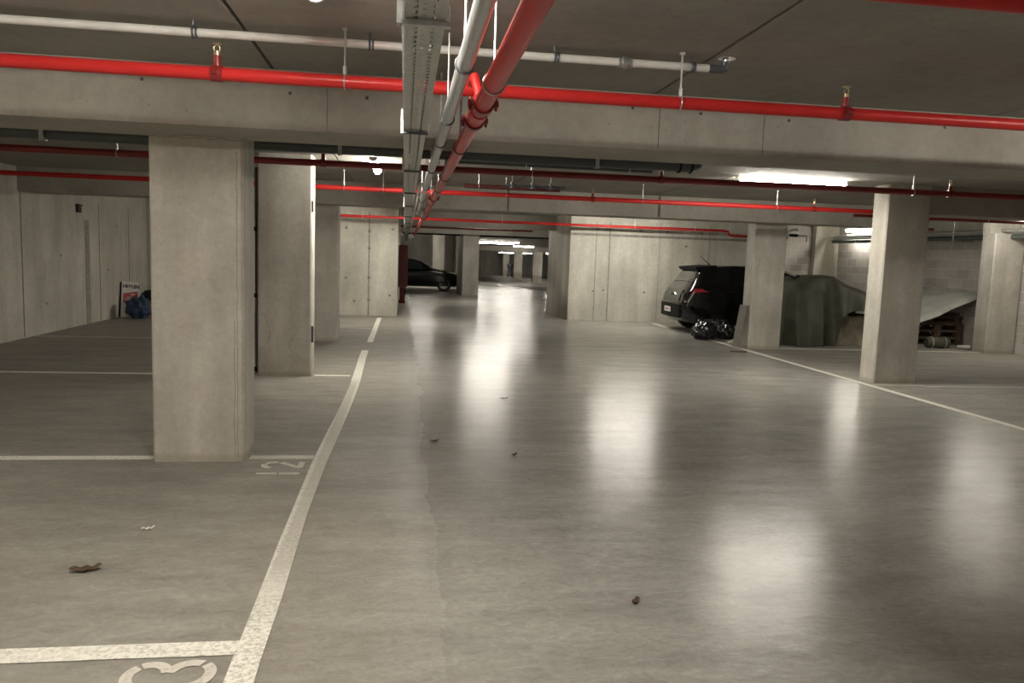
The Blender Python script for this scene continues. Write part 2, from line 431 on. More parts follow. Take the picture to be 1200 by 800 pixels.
b = MB(); b.box(-8, 22, -6.3, -6, 0, ZC, 0); struct(b.build('wall_behind', M['wall']))
b = MB(); b.box(-8.3, -8, 28, 42, 0, ZC, 0); struct(b.build('wall_far_left', M['wall']))
b = MB(); b.box(-8, 2.5, 41.5, 42, -.2, ZC, 0); seam_x(b, -.3, 41.5, 0, 2.4, .04); struct(b.build('wall_far_bay', [M['wall'], M['seam_and_shadow']]))
b = MB(); b.box(2.5, 2.8, 33.5, 83.6, -.6, ZC, 0); struct(b.build('wall_far_side', M['wall']))
b = MB(); b.box(2.5, 22, 83.6, 84, -.6, ZC, 0)
for x in (5.5, 8, 12.2, 14.5): seam_x(b, x, 83.6, -.5, 2, .06)
struct(b.build('wall_far', [M['wall'], M['seam_and_shadow']]))
b = MB(); b.box(21.7, 22, 22, 84, -.6, ZC, 0); struct(b.build('wall_far_right', M['wall']))
b = MB(); b.box(9.02, 22, 20.6, 22.2, 0, ZC, 0); struct(b.build('wall_behind_blocks', M['wall']))

# ------------------------------------------------------------------ pillars
def pillar(x0, x1, y0, y1, label, ztop=ZB, behind=None, zf=0., cracks=(), chips=False, group=None):
    b = MB(); c = .018; z1 = ztop
    def ring(z, e=0):
        return [(x0 + c, y0, z), (x1 - c, y0, z), (x1, y0 + c, z), (x1, y1 - c, z), (x1 - c, y1, z), (x0 + c, y1, z), (x0, y1 - c, z), (x0, y0 + c, z)]
    b.prism(ring(zf), ring(z1), 0)
    if behind: b.box(x0, x1, behind, y1, z1, ZC, 0)
    for pts in cracks:
        for (xa, za), (xb, zb) in zip(pts[:-1], pts[1:]):
            i = len(b.v); w = .0018; dx, dz = xb - xa, zb - za; l = math.hypot(dx, dz) or 1; nx, nz = -dz / l * w, dx / l * w
            b.v += [(xa - nx, y0 - .0015, za - nz), (xb - nx, y0 - .0015, zb - nz), (xb + nx, y0 - .0015, zb + nz), (xa + nx, y0 - .0015, za + nz)]
            b.face([i, i + 1, i + 2, i + 3], 1)
    o = b.build('concrete_pillar', [M['pillar'], M['pillar_dark']], None, ((x0 + x1) / 2, (y0 + y1) / 2, zf))
    tag(o, label, 'pillar', group); return o
wob = [(-1.175 + .003 * math.sin(k * 2.1), .03 + k * .075) for k in range(30)]
wob2 = [(-1.195 + .004 * math.sin(k * 1.3 + 1), .05 + k * .09) for k in range(12)]
topc = [(-1.76 + .045 * k, 2.287 + .006 * math.sin(k * 1.9)) for k in range(15)]
pillar(-1.76, -1.13, 5.74, 6.14, 'nearest and largest concrete pillar, pale grey with a stained foot, beside the left floor line', behind=5.83, cracks=(wob, wob2, topc))
cr1 = [(-1.74, .76), (-1.66, .74), (-1.63, .64), (-1.60, .52), (-1.64, .40), (-1.70, .33), (-1.74, .34)]
cr2 = [(-1.27, .60), (-1.31, .50), (-1.38, .42), (-1.36, .32), (-1.28, .26), (-1.22, .19), (-1.15, .13)]
pillar(-1.75, -1.115, 9.69, 10.03, 'second pillar of the left row, cracked near its foot, with a brightly lit aisle side', ztop=ZC, cracks=(cr1, cr2))
pillar(-1.75, -1.12, 13.54, 13.92, 'third pillar of the left row, dim grey, in front of the back left wall', behind=13.72)
pillar(6.34, 6.965, 9.69, 10.03, 'tall pillar at right with dark front face and bright aisle side, nearest of the right row', ztop=ZC)
pillar(6.31, 6.925, 13.54, 13.9, 'pale pillar at right between the black car and the green tarpaulin', behind=13.72)
pillar(11.15, 11.78, 13.56, 13.92, 'pillar at the right edge beside the pallets under the pale tarpaulin', behind=13.72)
pillar(2.16, 2.78, 29.5, 32.6, 'deep pier far down the aisle hiding the nose of the far black car', behind=29.51)
pillar(1.33, 1.9, 38.0, 38.4, 'bright narrow pillar standing behind the far black car', ztop=ZC, zf=-.05)
pillar(10.05, 10.69, 80, 80.5, 'small bright white pillar at the very end of the garage', ztop=ZC - .3, zf=-.5)
pillar(10.05, 10.85, 72, 72.5, 'middle grey pillar of the three at the far end of the garage', ztop=ZC - .3, zf=-.5)
pillar(10.35, 11.15, 63, 63.5, 'rightmost and nearest grey pillar of the three at the far end of the garage', ztop=ZC - .3, zf=-.45)

# ------------------------------------------------------------------ beams
def beam(x0, x1, y0, y1, label, zb=ZB, zt=ZC, seams=(), holes=(), group=None):
    b = MB(); b.box(x0, x1, y0, y1, zb, zt, 0)
    for x, w in seams: b.box(x - w / 2, x + w / 2, y0 - .002, y0 + .01, zb + .01, zt, 1)
    for x, z in holes: b.lathe((x, y0 - .001, z), (0, -1, 0), [(0, .012), (.001, .0001)], 8, 1)
    o = b.build('concrete_beam', [M['beam'], M['joint']], None, ((x0 + x1) / 2, (y0 + y1) / 2, zb))
    tag(o, label, 'beam', group); return o
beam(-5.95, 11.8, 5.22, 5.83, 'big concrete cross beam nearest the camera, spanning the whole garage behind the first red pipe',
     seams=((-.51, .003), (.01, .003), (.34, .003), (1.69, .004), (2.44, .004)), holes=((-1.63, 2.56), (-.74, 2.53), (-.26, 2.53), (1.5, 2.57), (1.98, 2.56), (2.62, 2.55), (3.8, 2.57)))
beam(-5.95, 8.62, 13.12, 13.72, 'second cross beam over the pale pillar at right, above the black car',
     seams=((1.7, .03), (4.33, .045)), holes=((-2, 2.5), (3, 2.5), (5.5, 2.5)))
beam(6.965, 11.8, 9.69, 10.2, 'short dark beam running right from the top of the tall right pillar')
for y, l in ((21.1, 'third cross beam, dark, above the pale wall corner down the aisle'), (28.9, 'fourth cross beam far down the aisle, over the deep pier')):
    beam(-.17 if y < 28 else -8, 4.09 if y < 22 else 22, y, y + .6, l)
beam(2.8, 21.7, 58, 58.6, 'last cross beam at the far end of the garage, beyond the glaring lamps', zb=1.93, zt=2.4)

# ------------------------------------------------------------------ floor markings
def strip(x0, x1, y0, y1, label, mat='paint', bend=None, group=None, nseg=24, z=.0015):
    b = MB(); h = .002
    n = nseg; i = 0
    long_y = (y1 - y0) > (x1 - x0)
    L = []
    for k in range(n + 1):
        t = k / n
        if long_y:
            y = y0 + (y1 - y0) * t; d = (bend(y) if bend else 0) ; j1 = random.uniform(-.004, .004); j2 = random.uniform(-.004, .004)
            L.append(((x0 + d + j1, y, fz(y)), (x1 + d + j2, y, fz(y))))
        else:
            x = x0 + (x1 - x0) * t; j1 = random.uniform(-.003, .003); j2 = random.uniform(-.003, .003)
            L.append(((x, y1 + j1, fz(y0)), (x, y0 + j2, fz(y0))))
    for a, c in L: b.v += [(a[0], a[1], a[2] + z), (c[0], c[1], c[2] + z), (a[0], a[1], a[2] + z + h), (c[0], c[1], c[2] + z + h)]
    for k in range(n):
        o = 4 * k; p = o + 4
        b.face([o + 2, o + 3, p + 3, p + 2]); b.face([o, p, p + 1, o + 1]); b.face([o, o + 2, p + 2, p]); b.face([o + 1, p + 1, p + 3, o + 3])
    b.face([0, 1, 3, 2]); e = 4 * n; b.face([e, e + 2, e + 3, e + 1])
    o = b.build('floor_line', M[mat], None, ((x0 + x1) / 2, (y0 + y1) / 2, fz((y0 + y1) / 2)))
    tag(o, label, 'floor marking', group); return o
lb = lambda y: (.02 * math.sin(y * .9) - .0)
strip(-.625, -.52, -1, 12.35, 'long worn white line along the left side of the aisle', 'paint_lane', lb)
strip(-.62, -.52, 13.5, 18.6, 'short bright white line piece ahead of the back left wall, in line with the left aisle line', 'paint')
strip(6.13, 6.23, -1, 18.7, 'long thin white line along the right side of the aisle, past both right pillars', 'paint')
strip(-5.95, -.60, 2.93, 3.04, 'thick white stall line at bottom left, nearest the camera', 'paint', z=.0024)
strip(-5.95, -1.78, 5.80, 5.90, 'white stall line meeting the left side of the nearest pillar', 'paint')
strip(-1.11, -.65, 5.80, 5.90, 'worn white line end between the nearest pillar and the left aisle line', 'paint_worn')
strip(-5.95, -1.77, 9.71, 9.81, 'thin white stall line behind the nearest pillar, at the second pillar', 'paint')
strip(-1.08, -.65, 9.74, 9.82, 'short white line beside the foot of the second left pillar', 'paint')
strip(-5.95, -1.77, 13.48, 13.56, 'faint stall line furthest back on the left, in front of the leaning sign', 'paint_worn')
strip(-1.3, -.65, 15.9, 15.98, 'small white line beyond the third left pillar', 'paint_worn')
strip(6.26, 7.0, 9.5, 9.56, 'white line stub beside the foot of the tall right pillar', 'paint_worn')
strip(6.97, 11.1, 9.42, 9.5, 'faint stall line to the right of the tall right pillar', 'paint_worn')
strip(6.95, 11.1, 13.62, 13.7, 'white stall line in front of the dark green tarpaulin', 'paint')
strip(-3.5, 2.4, 35.6, 36.6, 'bright white line on the floor behind the far black car', 'paint')
strip(2.9, 10.4, 79.4, 80.0, 'white edge line in front of the furthest wall', 'paint')
strip(10.4, 16, 70.6, 71.2, 'white edge line before the middle far pillar', 'paint')
strip(9.9, 16, 61.2, 61.7, 'white edge line before the rightmost far pillar', 'paint')

# stencilled numbers: digit up = -X, digit right = +Y
def arcpts(cx, cy, rx, ry, a0, a1, n=14):
    return [(cx + rx * math.cos(math.radians(a0 + (a1 - a0) * k / n)), cy + ry * math.sin(math.radians(a0 + (a1 - a0) * k / n))) for k in range(n + 1)]
def stroke_band(b, pts, w, T, zz=0.):
    n = len(pts); Ls = []
    for k in range(n):
        p = pts[k]; q0 = pts[max(0, k - 1)]; q1 = pts[min(n - 1, k + 1)]
        dx, dy = q1[0] - q0[0], q1[1] - q0[1]; l = math.hypot(dx, dy); nx, ny = -dy / l * w / 2, dx / l * w / 2
        Ls.append((T(p[0] - nx, p[1] - ny), T(p[0] + nx, p[1] + ny)))
    i = len(b.v)
    for a, c in Ls: b.v += [(a[0], a[1], .0015), (c[0], c[1], .0015), (a[0], a[1], .0035 + zz), (c[0], c[1], .0035 + zz)]
    for k in range(n - 1):
        o = i + 4 * k; p = o + 4
        b.face([o + 2, o + 3, p + 3, p + 2]); b.face([o, p, p + 1, o + 1]); b.face([o, o + 2, p + 2, p]); b.face([o + 1, p + 1, p + 3, o + 3])
    b.face([i, i + 1, i + 3, i + 2]); e = i + 4 * (n - 1); b.face([e, e + 2, e + 3, e + 1])
def number(yc, digits, label, mat, xb=-.70, h=.31, w=.17, gap=.05):
    y0 = yc
    root = thing('painted_number', (xb - h / 2, yc, 0), label, 'floor number')
    for k, dgt in enumerate(digits):
        yo = y0 + k * (w + gap)
        T = lambda u, v: (xb - v * h, yo + u * w)
        b = MB(); t = .042
        S = []
        if dgt == '1': S = [[(.5, .0), (.5, .47)], [(.5, .53), (.5, 1.)]]
        if dgt == '3':
            S = [[(u * 1., v) for u, v in arcpts(.42, .74, .46, .22, 165, 40)], arcpts(.42, .74, .46, .22, 30, -75), arcpts(.42, .27, .48, .24, 78, -25), arcpts(.42, .27, .48, .24, -38, -165)]
        if dgt == '2': S = [arcpts(.5, .72, .42, .22, 170, 70), arcpts(.5, .72, .42, .22, 55, -20), [(.86, .56), (.12, .10)], [(.04, .05), (.96, .05)]]
        for q_, s_ in enumerate(S):   # work in metres so that the stroke keeps its width
            Tm = lambda u, v, yo=yo: (xb - v, yo + u)
            stroke_band(b, [(u * w, v * h) for u, v in s_], t, Tm, q_ * .0004)
        b.build('digit', M[mat], root)
    return root
number(2.51, '13', 'large stencilled stall number thirteen painted below the nearest stall line', 'stencil', xb=-.665)
number(5.33, '12', 'worn stencilled stall number twelve painted beside the nearest pillar', 'paint_worn', h=.29)

# ------------------------------------------------------------------ lamps
def lamp(loc, label, axis='y', L=1.5, mat='lamp', group='batten lamps on the ceiling'):
    r = thing('ceiling_lamp', loc, label, 'lamp', group)
    x, y, z = loc
    def bx(l0, l1, w, z0, z1):
        b = MB(); b.box(x + l0, x + l1, y - w, y + w, z0, z1); return b
    bx(-L / 2, L / 2, .045, z - .035, z).build('housing', M['housing'], r, bevel=.004)
    b = MB(); n = 12
    prof = [(.05 * math.cos(PI + PI * k / n), -.035 + .055 * math.sin(PI + PI * k / n)) for k in range(n + 1)]
    ra = [(x - L / 2 + .02, y + a, z + c) for a, c in prof]; rb = [(x + L / 2 - .02, y + a, z + c) for a, c in prof]
    b.prism(ra, rb); b.build('diffuser', M[mat], r, smooth=True)
    for s in (-1, 1):
        b = MB(); ax = x + s * (L / 2 - .01)
        b.prism([(ax - .012, y + a * 1.06, z - .002 + c * 1.05) for a, c in prof], [(ax + .012, y + a * 1.06, z - .002 + c * 1.05) for a, c in prof])
        b.build('end_cap', M['housing'], r)
    if axis == 'y': r.rotation_euler = (0, 0, PI / 2)
    return r
la = lamp((4.93, 9.63, ZC), 'bright tube lamp across the ceiling left of the tall right pillar', 'x')
dup(la, (-.38, 9.95, ZC), 'glaring tube lamp seen end-on behind the nearest beam, near the second left pillar', rz=PI / 2)
dup(la, (-.39, 2.72, ZC), 'tube lamp glowing at the top edge, above the white pipe', rz=PI / 2)
dup(la, (-.38, 17.3, ZC), 'tube lamp behind the second cross beam, before the back left wall', rz=PI / 2)
dup(la, (5.1, 17.3, ZC), 'tube lamp behind the second cross beam, before the pale right wall', rz=0)
dup(la, (4.93, 2.3, ZC), 'tube lamp above the aisle to the right of the camera', rz=0)
dup(la, (-4.3, 2.72, ZC), 'unseen added tube lamp over the left stalls beside the camera', rz=PI / 2)  # unseen lamp, added for more bounce light on ceiling and pillars
dup(la, (-.39, -3.5, ZC), 'unseen added tube lamp behind the camera over the left aisle line', rz=PI / 2)  # unseen lamp, added to brighten the nearest pillar's front
dup(la, (2.7, 25.2, ZC), 'tube lamp hidden behind the third cross beam', rz=0)
lf = lamp((5.0, 34.0, ZC), 'tube lamp just beyond the fourth cross beam', 'x', mat='lamp_far')
dup(lf, (10.5, 12.6, ZC), 'unseen added tube lamp along the right wall beyond the short beam, near the pallets', rz=PI / 2)  # out-of-view lamp, added to brighten the right block wall
dup(lf, (11.55, 18.6, ZC - .09), 'tube lamp along the right wall above the green tarpaulin', rz=PI / 2)
dup(lf, (.6, 36.2, ZC - .02), 'tube lamp above the far black car', rz=0)
dup(lf, (4.55, 47.3, 2.42), 'left one of two glaring far ceiling lamps at the end of the aisle', rz=0)
dup(lf, (6.15, 47.3, 2.42), 'right one of two glaring far ceiling lamps at the end of the aisle', rz=0)
dup(lf, (4.6, 50.6, 2.42), 'added left lamp of the second row enlarging the glare at the far end of the aisle', rz=0)  # second row, added so that the far glare looks larger
dup(lf, (6.3, 50.6, 2.42), 'added right lamp of the second row enlarging the glare at the far end of the aisle', rz=0)  # its twin, likewise added to widen the far glare
dup(lf, (10.0, 77.5, 1.95), 'tiny lamp over the small bright far pillar', rz=0)
dup(lf, (11.3, 70., 1.92), 'tiny lamp over the middle far pillar', rz=0)
dup(lf, (11.8, 61, 1.92), 'small lamp at far right over the rightmost far pillar', rz=0)
dup(lf, (8.5, 56, 2.33), 'lamp over the middle of the far floor', rz=0)

# ------------------------------------------------------------------ pipes across the garage
def hanger(b, x, y, z, r, ztop=ZC):
    b.tube([(x, y, z + r + .02), (x, y, ztop)], .0055, 8, 0)
    b.ring((x, y, z), (1, 0, 0), r + .004, .004, 18, 6, 0)
    b.tube([(x, y, z + r), (x, y, z + r + .045)], .011, 8, 0)
    b.tube([(x, y, ztop - .012), (x, y, ztop)], .016, 8, 0)
def sprinkler(root, x, y, z, r, up=True):
    s = 1 if up else -1
    b = MB()
    b.tube([(x - .028, y, z), (x + .028, y, z)], r + .007, 16, 0)
    b.tube([(x - .01, y - r - .012, z), (x + .01, y - r - .012, z)], .012, 10, 0); b.tube([(x - .01, y + r + .012, z), (x + .01, y + r + .012, z)], .012, 10, 0)
    b.tube([(x, y, z + s * r), (x, y, z + s * (r + .055))], .02, 12, 0)
    t = b.build('pipe_tee', M['red_dark'], root, smooth=True)
    b = MB(); z0 = z + s * (r + .055)
    b.tube([(x, y, z0), (x, y, z0 + s * .02)], .014, 10, 0)
    b.tube([(x - .012, y, z0 + s * .02), (x - .016, y, z0 + s * .04), (x, y, z0 + s * .055)], .003, 6, 0)
    b.tube([(x + .012, y, z0 + s * .02), (x + .016, y, z0 + s * .04), (x, y, z0 + s * .055)], .003, 6, 0)
    b.lathe((x, y, z0 + s * .056), (0, 0, s), [(0, .0001), (0, .022), (.002, .022), (.002, .0001)], 14, 0)
    b.build('sprinkler_head', M['brass'], t, smooth=True)
def xpipe(x0, x1, y, z, r, label, rods=(), heads=(), mat='red', name='sprinkler_pipe', path=None):
    root = thing(name, ((x0 + x1) / 2, y, z), label, 'pipe')
    b = MB(); b.tube(path or [(x0, y, z), (x1, y, z)], r, 20); b.build('pipe_run', M[mat], root, smooth=True)
    for x in rods:
        b = MB(); hanger(b, x, y, z, r); b.build('hanger_rod', M['zinc'], root, smooth=True)
    for h in heads: sprinkler(root, h, y, z, r)
    return root
ZP = 2.405
xpipe(-5.95, 11.8, 4.17, ZP, .033, 'bright red pipe crossing in front of the nearest concrete beam', (-4.2, -2.05, -.32, 1.46, 5.2, 7.5), (-.945, 2.42, -3.9, 5.9))
xpipe(-5.95, 11.8, 8.05, ZP, .033, 'dark red pipe crossing just behind the nearest beam, over the tall right pillar', (-2.75, 1.28, 5.55, 8.6), (-.82, 2.66, 6.0, -3.9), mat='red_dark')
xpipe(-5.95, 7.62, 11.25, 2.42, .033, 'thinner red pipe in front of the second cross beam, ending behind the tall right pillar', (-.86, -.32, .45, 1.42, 5.55, 3.45), (6.15, 2.7, -3.4))
xpipe(-5.95, 8.6, 18.78, 2.365, .033, 'pink-red pipe crossing in front of the two back walls, stepping down at its right end', (-1.0, -.45, 2.3, 5.6, 7.15), (),
      path=[(-1.6, 18.78, 2.365), (7.9, 18.78, 2.365), (8.02, 18.78, 2.35), (8.05, 18.78, 2.27), (8.16, 18.78, 2.25), (9.6, 18.78, 2.25)])
xpipe(-.16, 4.0, 24.6, 2.36, .03, 'dark pipe crossing beyond the third beam down the aisle', (3.3,), (), mat='red_dark')
xpipe(-2, 12, 31.2, 2.33, .04, 'dark pipe crossing beyond the fourth beam, in front of the glowing ceiling', (5.6,), (), mat='black', name='service_pipe')
xpipe(-5.95, 11.8, 2.33, 2.405, .033, 'red pipe cutting the top right corner, nearest the camera', (3.4, 7.), (), mat='red')
xpipe(.8, 2.15, 10.95, 2.50, .03, 'short brown-red pipe stub lying behind the thinner red pipe', (1.0,), (), mat='red_brown')
xpipe(6.9, 11.1, 15.3, 2.42, .026, 'dark red branch pipe right of the pale pillar, above the green tarpaulin', (8.0,), (), mat='red_dark')
xpipe(7.2, 11.8, 11.9, 2.40, .026, 'red pipe beyond the short beam at the right edge', (9.6,), (), mat='red_dark')
# white pipe with its elbow and pendent head
root = xpipe(-5.95, 1.66, 4.22, 2.61, .021, 'thin white pipe fixed to the ceiling, ending in a sprinkler head', mat='white_pipe', name='white_pipe')
for x in (-3.9, -2.3, -1.07, -.2, .77, 1.53):
    b = MB(); b.ring((x, 4.22, 2.61), (1, 0, 0), .026, .006, 16, 6); b.ring((x + .018, 4.22, 2.61), (1, 0, 0), .024, .005, 16, 6); b.tube([(x, 4.22, 2.63), (x, 4.22, ZC)], .006, 8)
    b.build('pipe_clamp', M['zinc_dark'], root, smooth=True)
b = MB(); b.tube([(1.12, 4.22, 2.61), (1.19, 4.22, 2.61)], .027, 16); b.tube([(1.14, 4.22, 2.61), (1.17, 4.22, 2.61)], .031, 16); b.build('coupling', M['zinc'], root, smooth=True)
b = MB(); b.tube([(1.63, 4.22, 2.61), (1.70, 4.22, 2.61), (1.722, 4.22, 2.615), (1.725, 4.22, 2.65)], .024, 14); b.build('elbow', M['zinc_dark'], root, smooth=True)
b = MB(); b.lathe((1.73, 4.22, 2.67), (0, 0, -1), [(0, .05), (.004, .05), (.012, .022), (.03, .02), (.032, .012), (.045, .012)], 16); b.build('sprinkler_head', M['chrome'], root, smooth=True)

# dark drain pipe behind the nearest beam
root = xpipe(-5.95, 2.3, 6.42, 2.36, .055, 'thick dark grey drain pipe hung behind the nearest beam, ending in a bend', mat='pvc', name='drain_pipe')
for x in (-2.7, -.52, 1.55, .2):
    b = MB(); b.ring((x, 6.42, 2.36), (1, 0, 0), .059, .006, 20, 6); b.tube([(x, 6.42, 2.40), (x, 6.42, ZC)], .007, 8); b.box(x - .015, x + .015, 6.34, 6.353, 2.29, 2.40); b.build('pipe_clamp', M['zinc'], root, smooth=True)
b = MB(); b.tube([(2.28, 6.42, 2.36), (2.36, 6.42, 2.36), (2.42, 6.42, 2.385), (2.45, 6.42, 2.44), (2.45, 6.42, ZC - .002)], .059, 18); b.build('pipe_bend', M['pvc'], root, smooth=True)
for x in (2.27, 2.37):
    b = MB(); b.ring((x, 6.42, 2.362), (1, 0, 0), .061, .009, 20, 6); b.build('seal_ring', M['black'], root, smooth=True)
root = xpipe(.32, 2.1, 6.62, 2.325, .022, 'slim dark pipe running under the thick drain pipe', mat='pvc', name='service_pipe')
for x in (.4, 1.0, 1.9):
    b = MB(); b.ring((x, 6.62, 2.325), (1, 0, 0), .025, .004, 14, 6); b.tube([(x, 6.62, 2.345), (x, 6.62, ZC)], .004, 8); b.build('pipe_clamp', M['zinc'], root, smooth=True)

# valve cluster near the short stub
root = thing('valve_cluster', (1.75, 10.6, 2.45), 'small cluster of valves and fittings hung under the ceiling mid-aisle', 'valve')
b = MB(); b.tube([(1.3, 10.6, 2.50), (2.15, 10.6, 2.50)], .018, 10); b.build('pipe_run', M['pvc'], root, smooth=True)
for x in (1.42, 1.7, 1.95):
    b = MB(); b.tube([(x, 10.6, 2.47), (x, 10.6, 2.55)], .03, 12); b.tube([(x - .05, 10.6, 2.50), (x + .05, 10.6, 2.50)], .027, 12); b.build('valve_body', M['zinc_dark'], root, smooth=True)
    b = MB(); b.tube([(x, 10.6, 2.55), (x, 10.6, ZC)], .005, 8); b.build('hanger_rod', M['zinc'], root)

# ------------------------------------------------------------------ runs along the aisle
def xat(r, z): return r * (z - 1.55)
# red main
zr, xr = 2.22, .333
root = thing('fire_main_pipe', (xr, 2, zr), 'large glossy red pipe running down the aisle beside the cable tray', 'pipe')
b = MB(); b.tube([(xr, -2.5, zr), (xr, 31, zr)], .039, 28); b.build('pipe_run', M['red'], root, smooth=True)
for y in (3.55, 4.0, 9.6, 14.8):
    b = MB()
    b.tube([(xr, y - .035, zr), (xr, y + .035, zr)], .050, 20)
    for s in (-1, 1):
        b.box(xr + s * .05 - .018, xr + s * .05 + .018, y - .02, y + .02, zr - .012, zr + .012)
        b.tube([(xr + s * .058, y, zr - .028), (xr + s * .058, y, zr + .028)], .007, 8)
    b.build('coupling', M['red_dark'], root, smooth=True)
b = MB(); b.tube([(xr, 3.7, zr), (xr, 3.86, zr)], .044, 20)
b.tube([(xr, 3.78, zr), (xr, 3.78, zr + .10), (xr - .02, 3.80, zr + .17), (xr - .02, 4.0, zr + .185)], .024, 14)
b.build('branch_tee', M['red'], root, smooth=True)
for y in (.6, 3.12, 5.0, 6.9, 8.2, 10.6, 13.0, 17, 21):
    b = MB(); b.ring((xr, y, zr), (0, 1, 0), .043, .004, 20, 6); b.tube([(xr, y, zr + .043), (xr, y, ZC - .003 if not 5.2 < y < 5.85 and not 13.1 < y < 13.75 else ZB)], .005, 8)
    b.build('pipe_clamp', M['zinc'] if y < 4 else M['zinc_dark'], root, smooth=True)
# grey conduit pipe
zg, xg = 2.245, .205
root = thing('galvanised_pipe', (xg, 2, zg), 'grey metal pipe running down the aisle between cable tray and red main', 'pipe')
b = MB(); b.tube([(xg, -2.5, zg), (xg, 14, zg)], .030, 24); b.build('pipe_run', M['grey_pipe'], root, smooth=True)
for y in (.8, 2.95, 4.12, 5.0, 6.6, 8.4, 10.4, 12.6):
    b = MB(); b.ring((xg, y, zg), (0, 1, 0), .033, .005, 20, 6); b.build('pipe_clamp', M['zinc_dark'], root, smooth=True)
    b = MB(); b.tube([(xg, y, zg + .03), (xg, y, ZC)], .0055, 8); b.tube([(xg, y, zg + .03), (xg, y, zg + .06)], .010, 8); b.build('hanger_rod', M['zinc'], root, smooth=True)
# smaller bundle beside them further on
root = thing('cable_bundle', (.12, 12, 2.25), 'thin light cables strapped beside the grey pipe down the aisle', 'cable', None)
for k, (dx, dz) in enumerate(((0, 0), (.018, .01), (.008, .026))):
    b = MB(); pts = [(.135 + dx + .004 * math.sin(y * 1.7 + k), y, 2.24 + dz + .008 * math.sin(y * 1.1 + k)) for y in [8 + .5 * j for j in range(30)]]
    b.tube(pts, .009, 8); b.build('cable', M['zinc'] if k != 1 else M['white_pipe'], root, smooth=True)
# cable tray
zt = 2.20; xc = .043; hw = .056
root = thing('cable_tray', (xc, 2, zt), 'perforated steel cable tray hanging from the ceiling along the aisle', 'cable tray')
b = MB(); b.box(xc - hw, xc + hw, -2.5, 44, zt, zt + .0015); b.build('tray_bottom', M['tray'], root)
for s in (-1, 1):
    b = MB(); xw = xc + s * hw; b.box(min(xw, xw + s * .0015), max(xw, xw + s * .0015), -2.5, 44, zt, zt + .05)
    b.box(min(xw, xw + s * .010), max(xw, xw + s * .010), -2.5, 44, zt + .048, zt + .05); b.build('tray_side', M['zinc'], root)
for k, y in enumerate((.3, 2.28, 4.3, 6.3, 8.6, 11, 14.2, 17.4, 20.6, 24)):
    b = MB(); w = hw + .016; zb = zt - .018
    b.box(xc - w, xc + w, y - .012, y + .012, zb, zb + .014)
    b.build('tray_bracket', M['zinc_dark'] if k != 1 else M['grey_pipe'], root, bevel=.002)
    b = MB()
    b.box(xc - w - .006, xc - w + .008, y - .02, y + .02, zb, zt + .12); b.box(xc - w - .006, xc - .01, y - .02, y + .02, zt + .108, zt + .12)
    b.tube([(xc - w + .02, y, zt + .115), (xc - w + .02, y, ZC)], .005, 8); b.box(xc + w - .004, xc + w, y - .012, y + .012, zb, zt + .04)
    b.build('tray_hanger', M['zinc'] if k else M['zinc'], root)
for k in range(4):
    b = MB(); pts = [(xc - .035 + k * .022 + .006 * math.sin(y * .8 + k * 2), y, zt + .012 + .004 * (k % 2)) for y in [-2 + .6 * j for j in range(70)]]
    b.tube(pts, .008, 8); b.build('cable', M['black'] if k % 2 else M['white_pipe'], root, smooth=True)
# pale junction boxes at the far end of the tray
for k, (x, y, z, l) in enumerate(((-.13, 20.2, 2.02, 'pale junction box under the far end of the cable tray, above the red cabinet'), (.16, 20.6, 1.98, 'small pale junction box right of the far end of the cable tray'))):
    root = thing('junction_box', (x, y, z), l, 'junction box')
    b = MB(); b.box(x - .07, x + .07, y - .04, y + .04, z - .04, z + .04); b.build('box_body', M['white_pipe'], root, bevel=.006)
    b = MB(); b.box(x - .06, x + .06, y - .046, y - .04, z - .03, z + .03); b.build('lid', M['housing'], root)
    b = MB(); b.tube([(x, y, z + .04), (x, y, ZC)], .008, 8); b.build('conduit', M['zinc'], root, smooth=True)
    b = MB(); b.tube([(x - .03, y, z - .04), (x - .03, y, z - .10), (x - .01, y, z - .14)], .006, 8); b.build('cable', M['white_pipe'], root, smooth=True)

# pipes and tray high along the right wall
root = thing('wall_duct', (11.5, 15, 2.3), 'galvanised pipe bundle running high along the right block wall', 'duct')
for k, (x, z, r, mt) in enumerate(((11.55, 2.33, .06, 'zinc'), (11.42, 2.36, .035, 'zinc'), (11.5, 2.24, .045, 'pvc'))):
    b = MB(); b.tube([(x, 10.25, z), (x, 19.9, z)], r, 18); b.build('pipe_run', M[mt], root, smooth=True)
for y in (11.2, 13, 15, 17, 18.6):
    b = MB(); b.box(11.32, 11.8, y - .02, y + .02, 2.17, 2.195); b.tube([(11.35, y, 2.18), (11.35, y, ZC)], .006, 8); b.build('bracket', M['zinc'], root)
# crossing bit with white fittings at the corner
root = thing('hanging_pipe_fitting', (9.6, 18.3, 2.3), 'white pipe fittings hanging left of the right wall lamp', 'pipe fitting')
b = MB(); b.tube([(9.4, 18.3, 2.22), (9.4, 18.3, 2.40), (9.5, 18.3, 2.44), (9.62, 18.3, 2.44)], .03, 12); b.tube([(9.62, 18.3, 2.44), (9.62, 18.3, ZC)], .012, 8); b.build('elbow', M['white_pipe'], root, smooth=True)
b = MB(); b.tube([(9.55, 18.3, 2.30), (9.85, 18.3, 2.30), (9.88, 18.3, 2.27), (9.88, 18.3, 2.15)], .025, 12); b.build('pipe_run', M['white_pipe'], root, smooth=True)
b = MB(); b.tube([(9.38, 18.3, 2.30), (9.62, 18.3, 2.30)], .034, 12); b.build('coupling', M['black'], root, smooth=True)

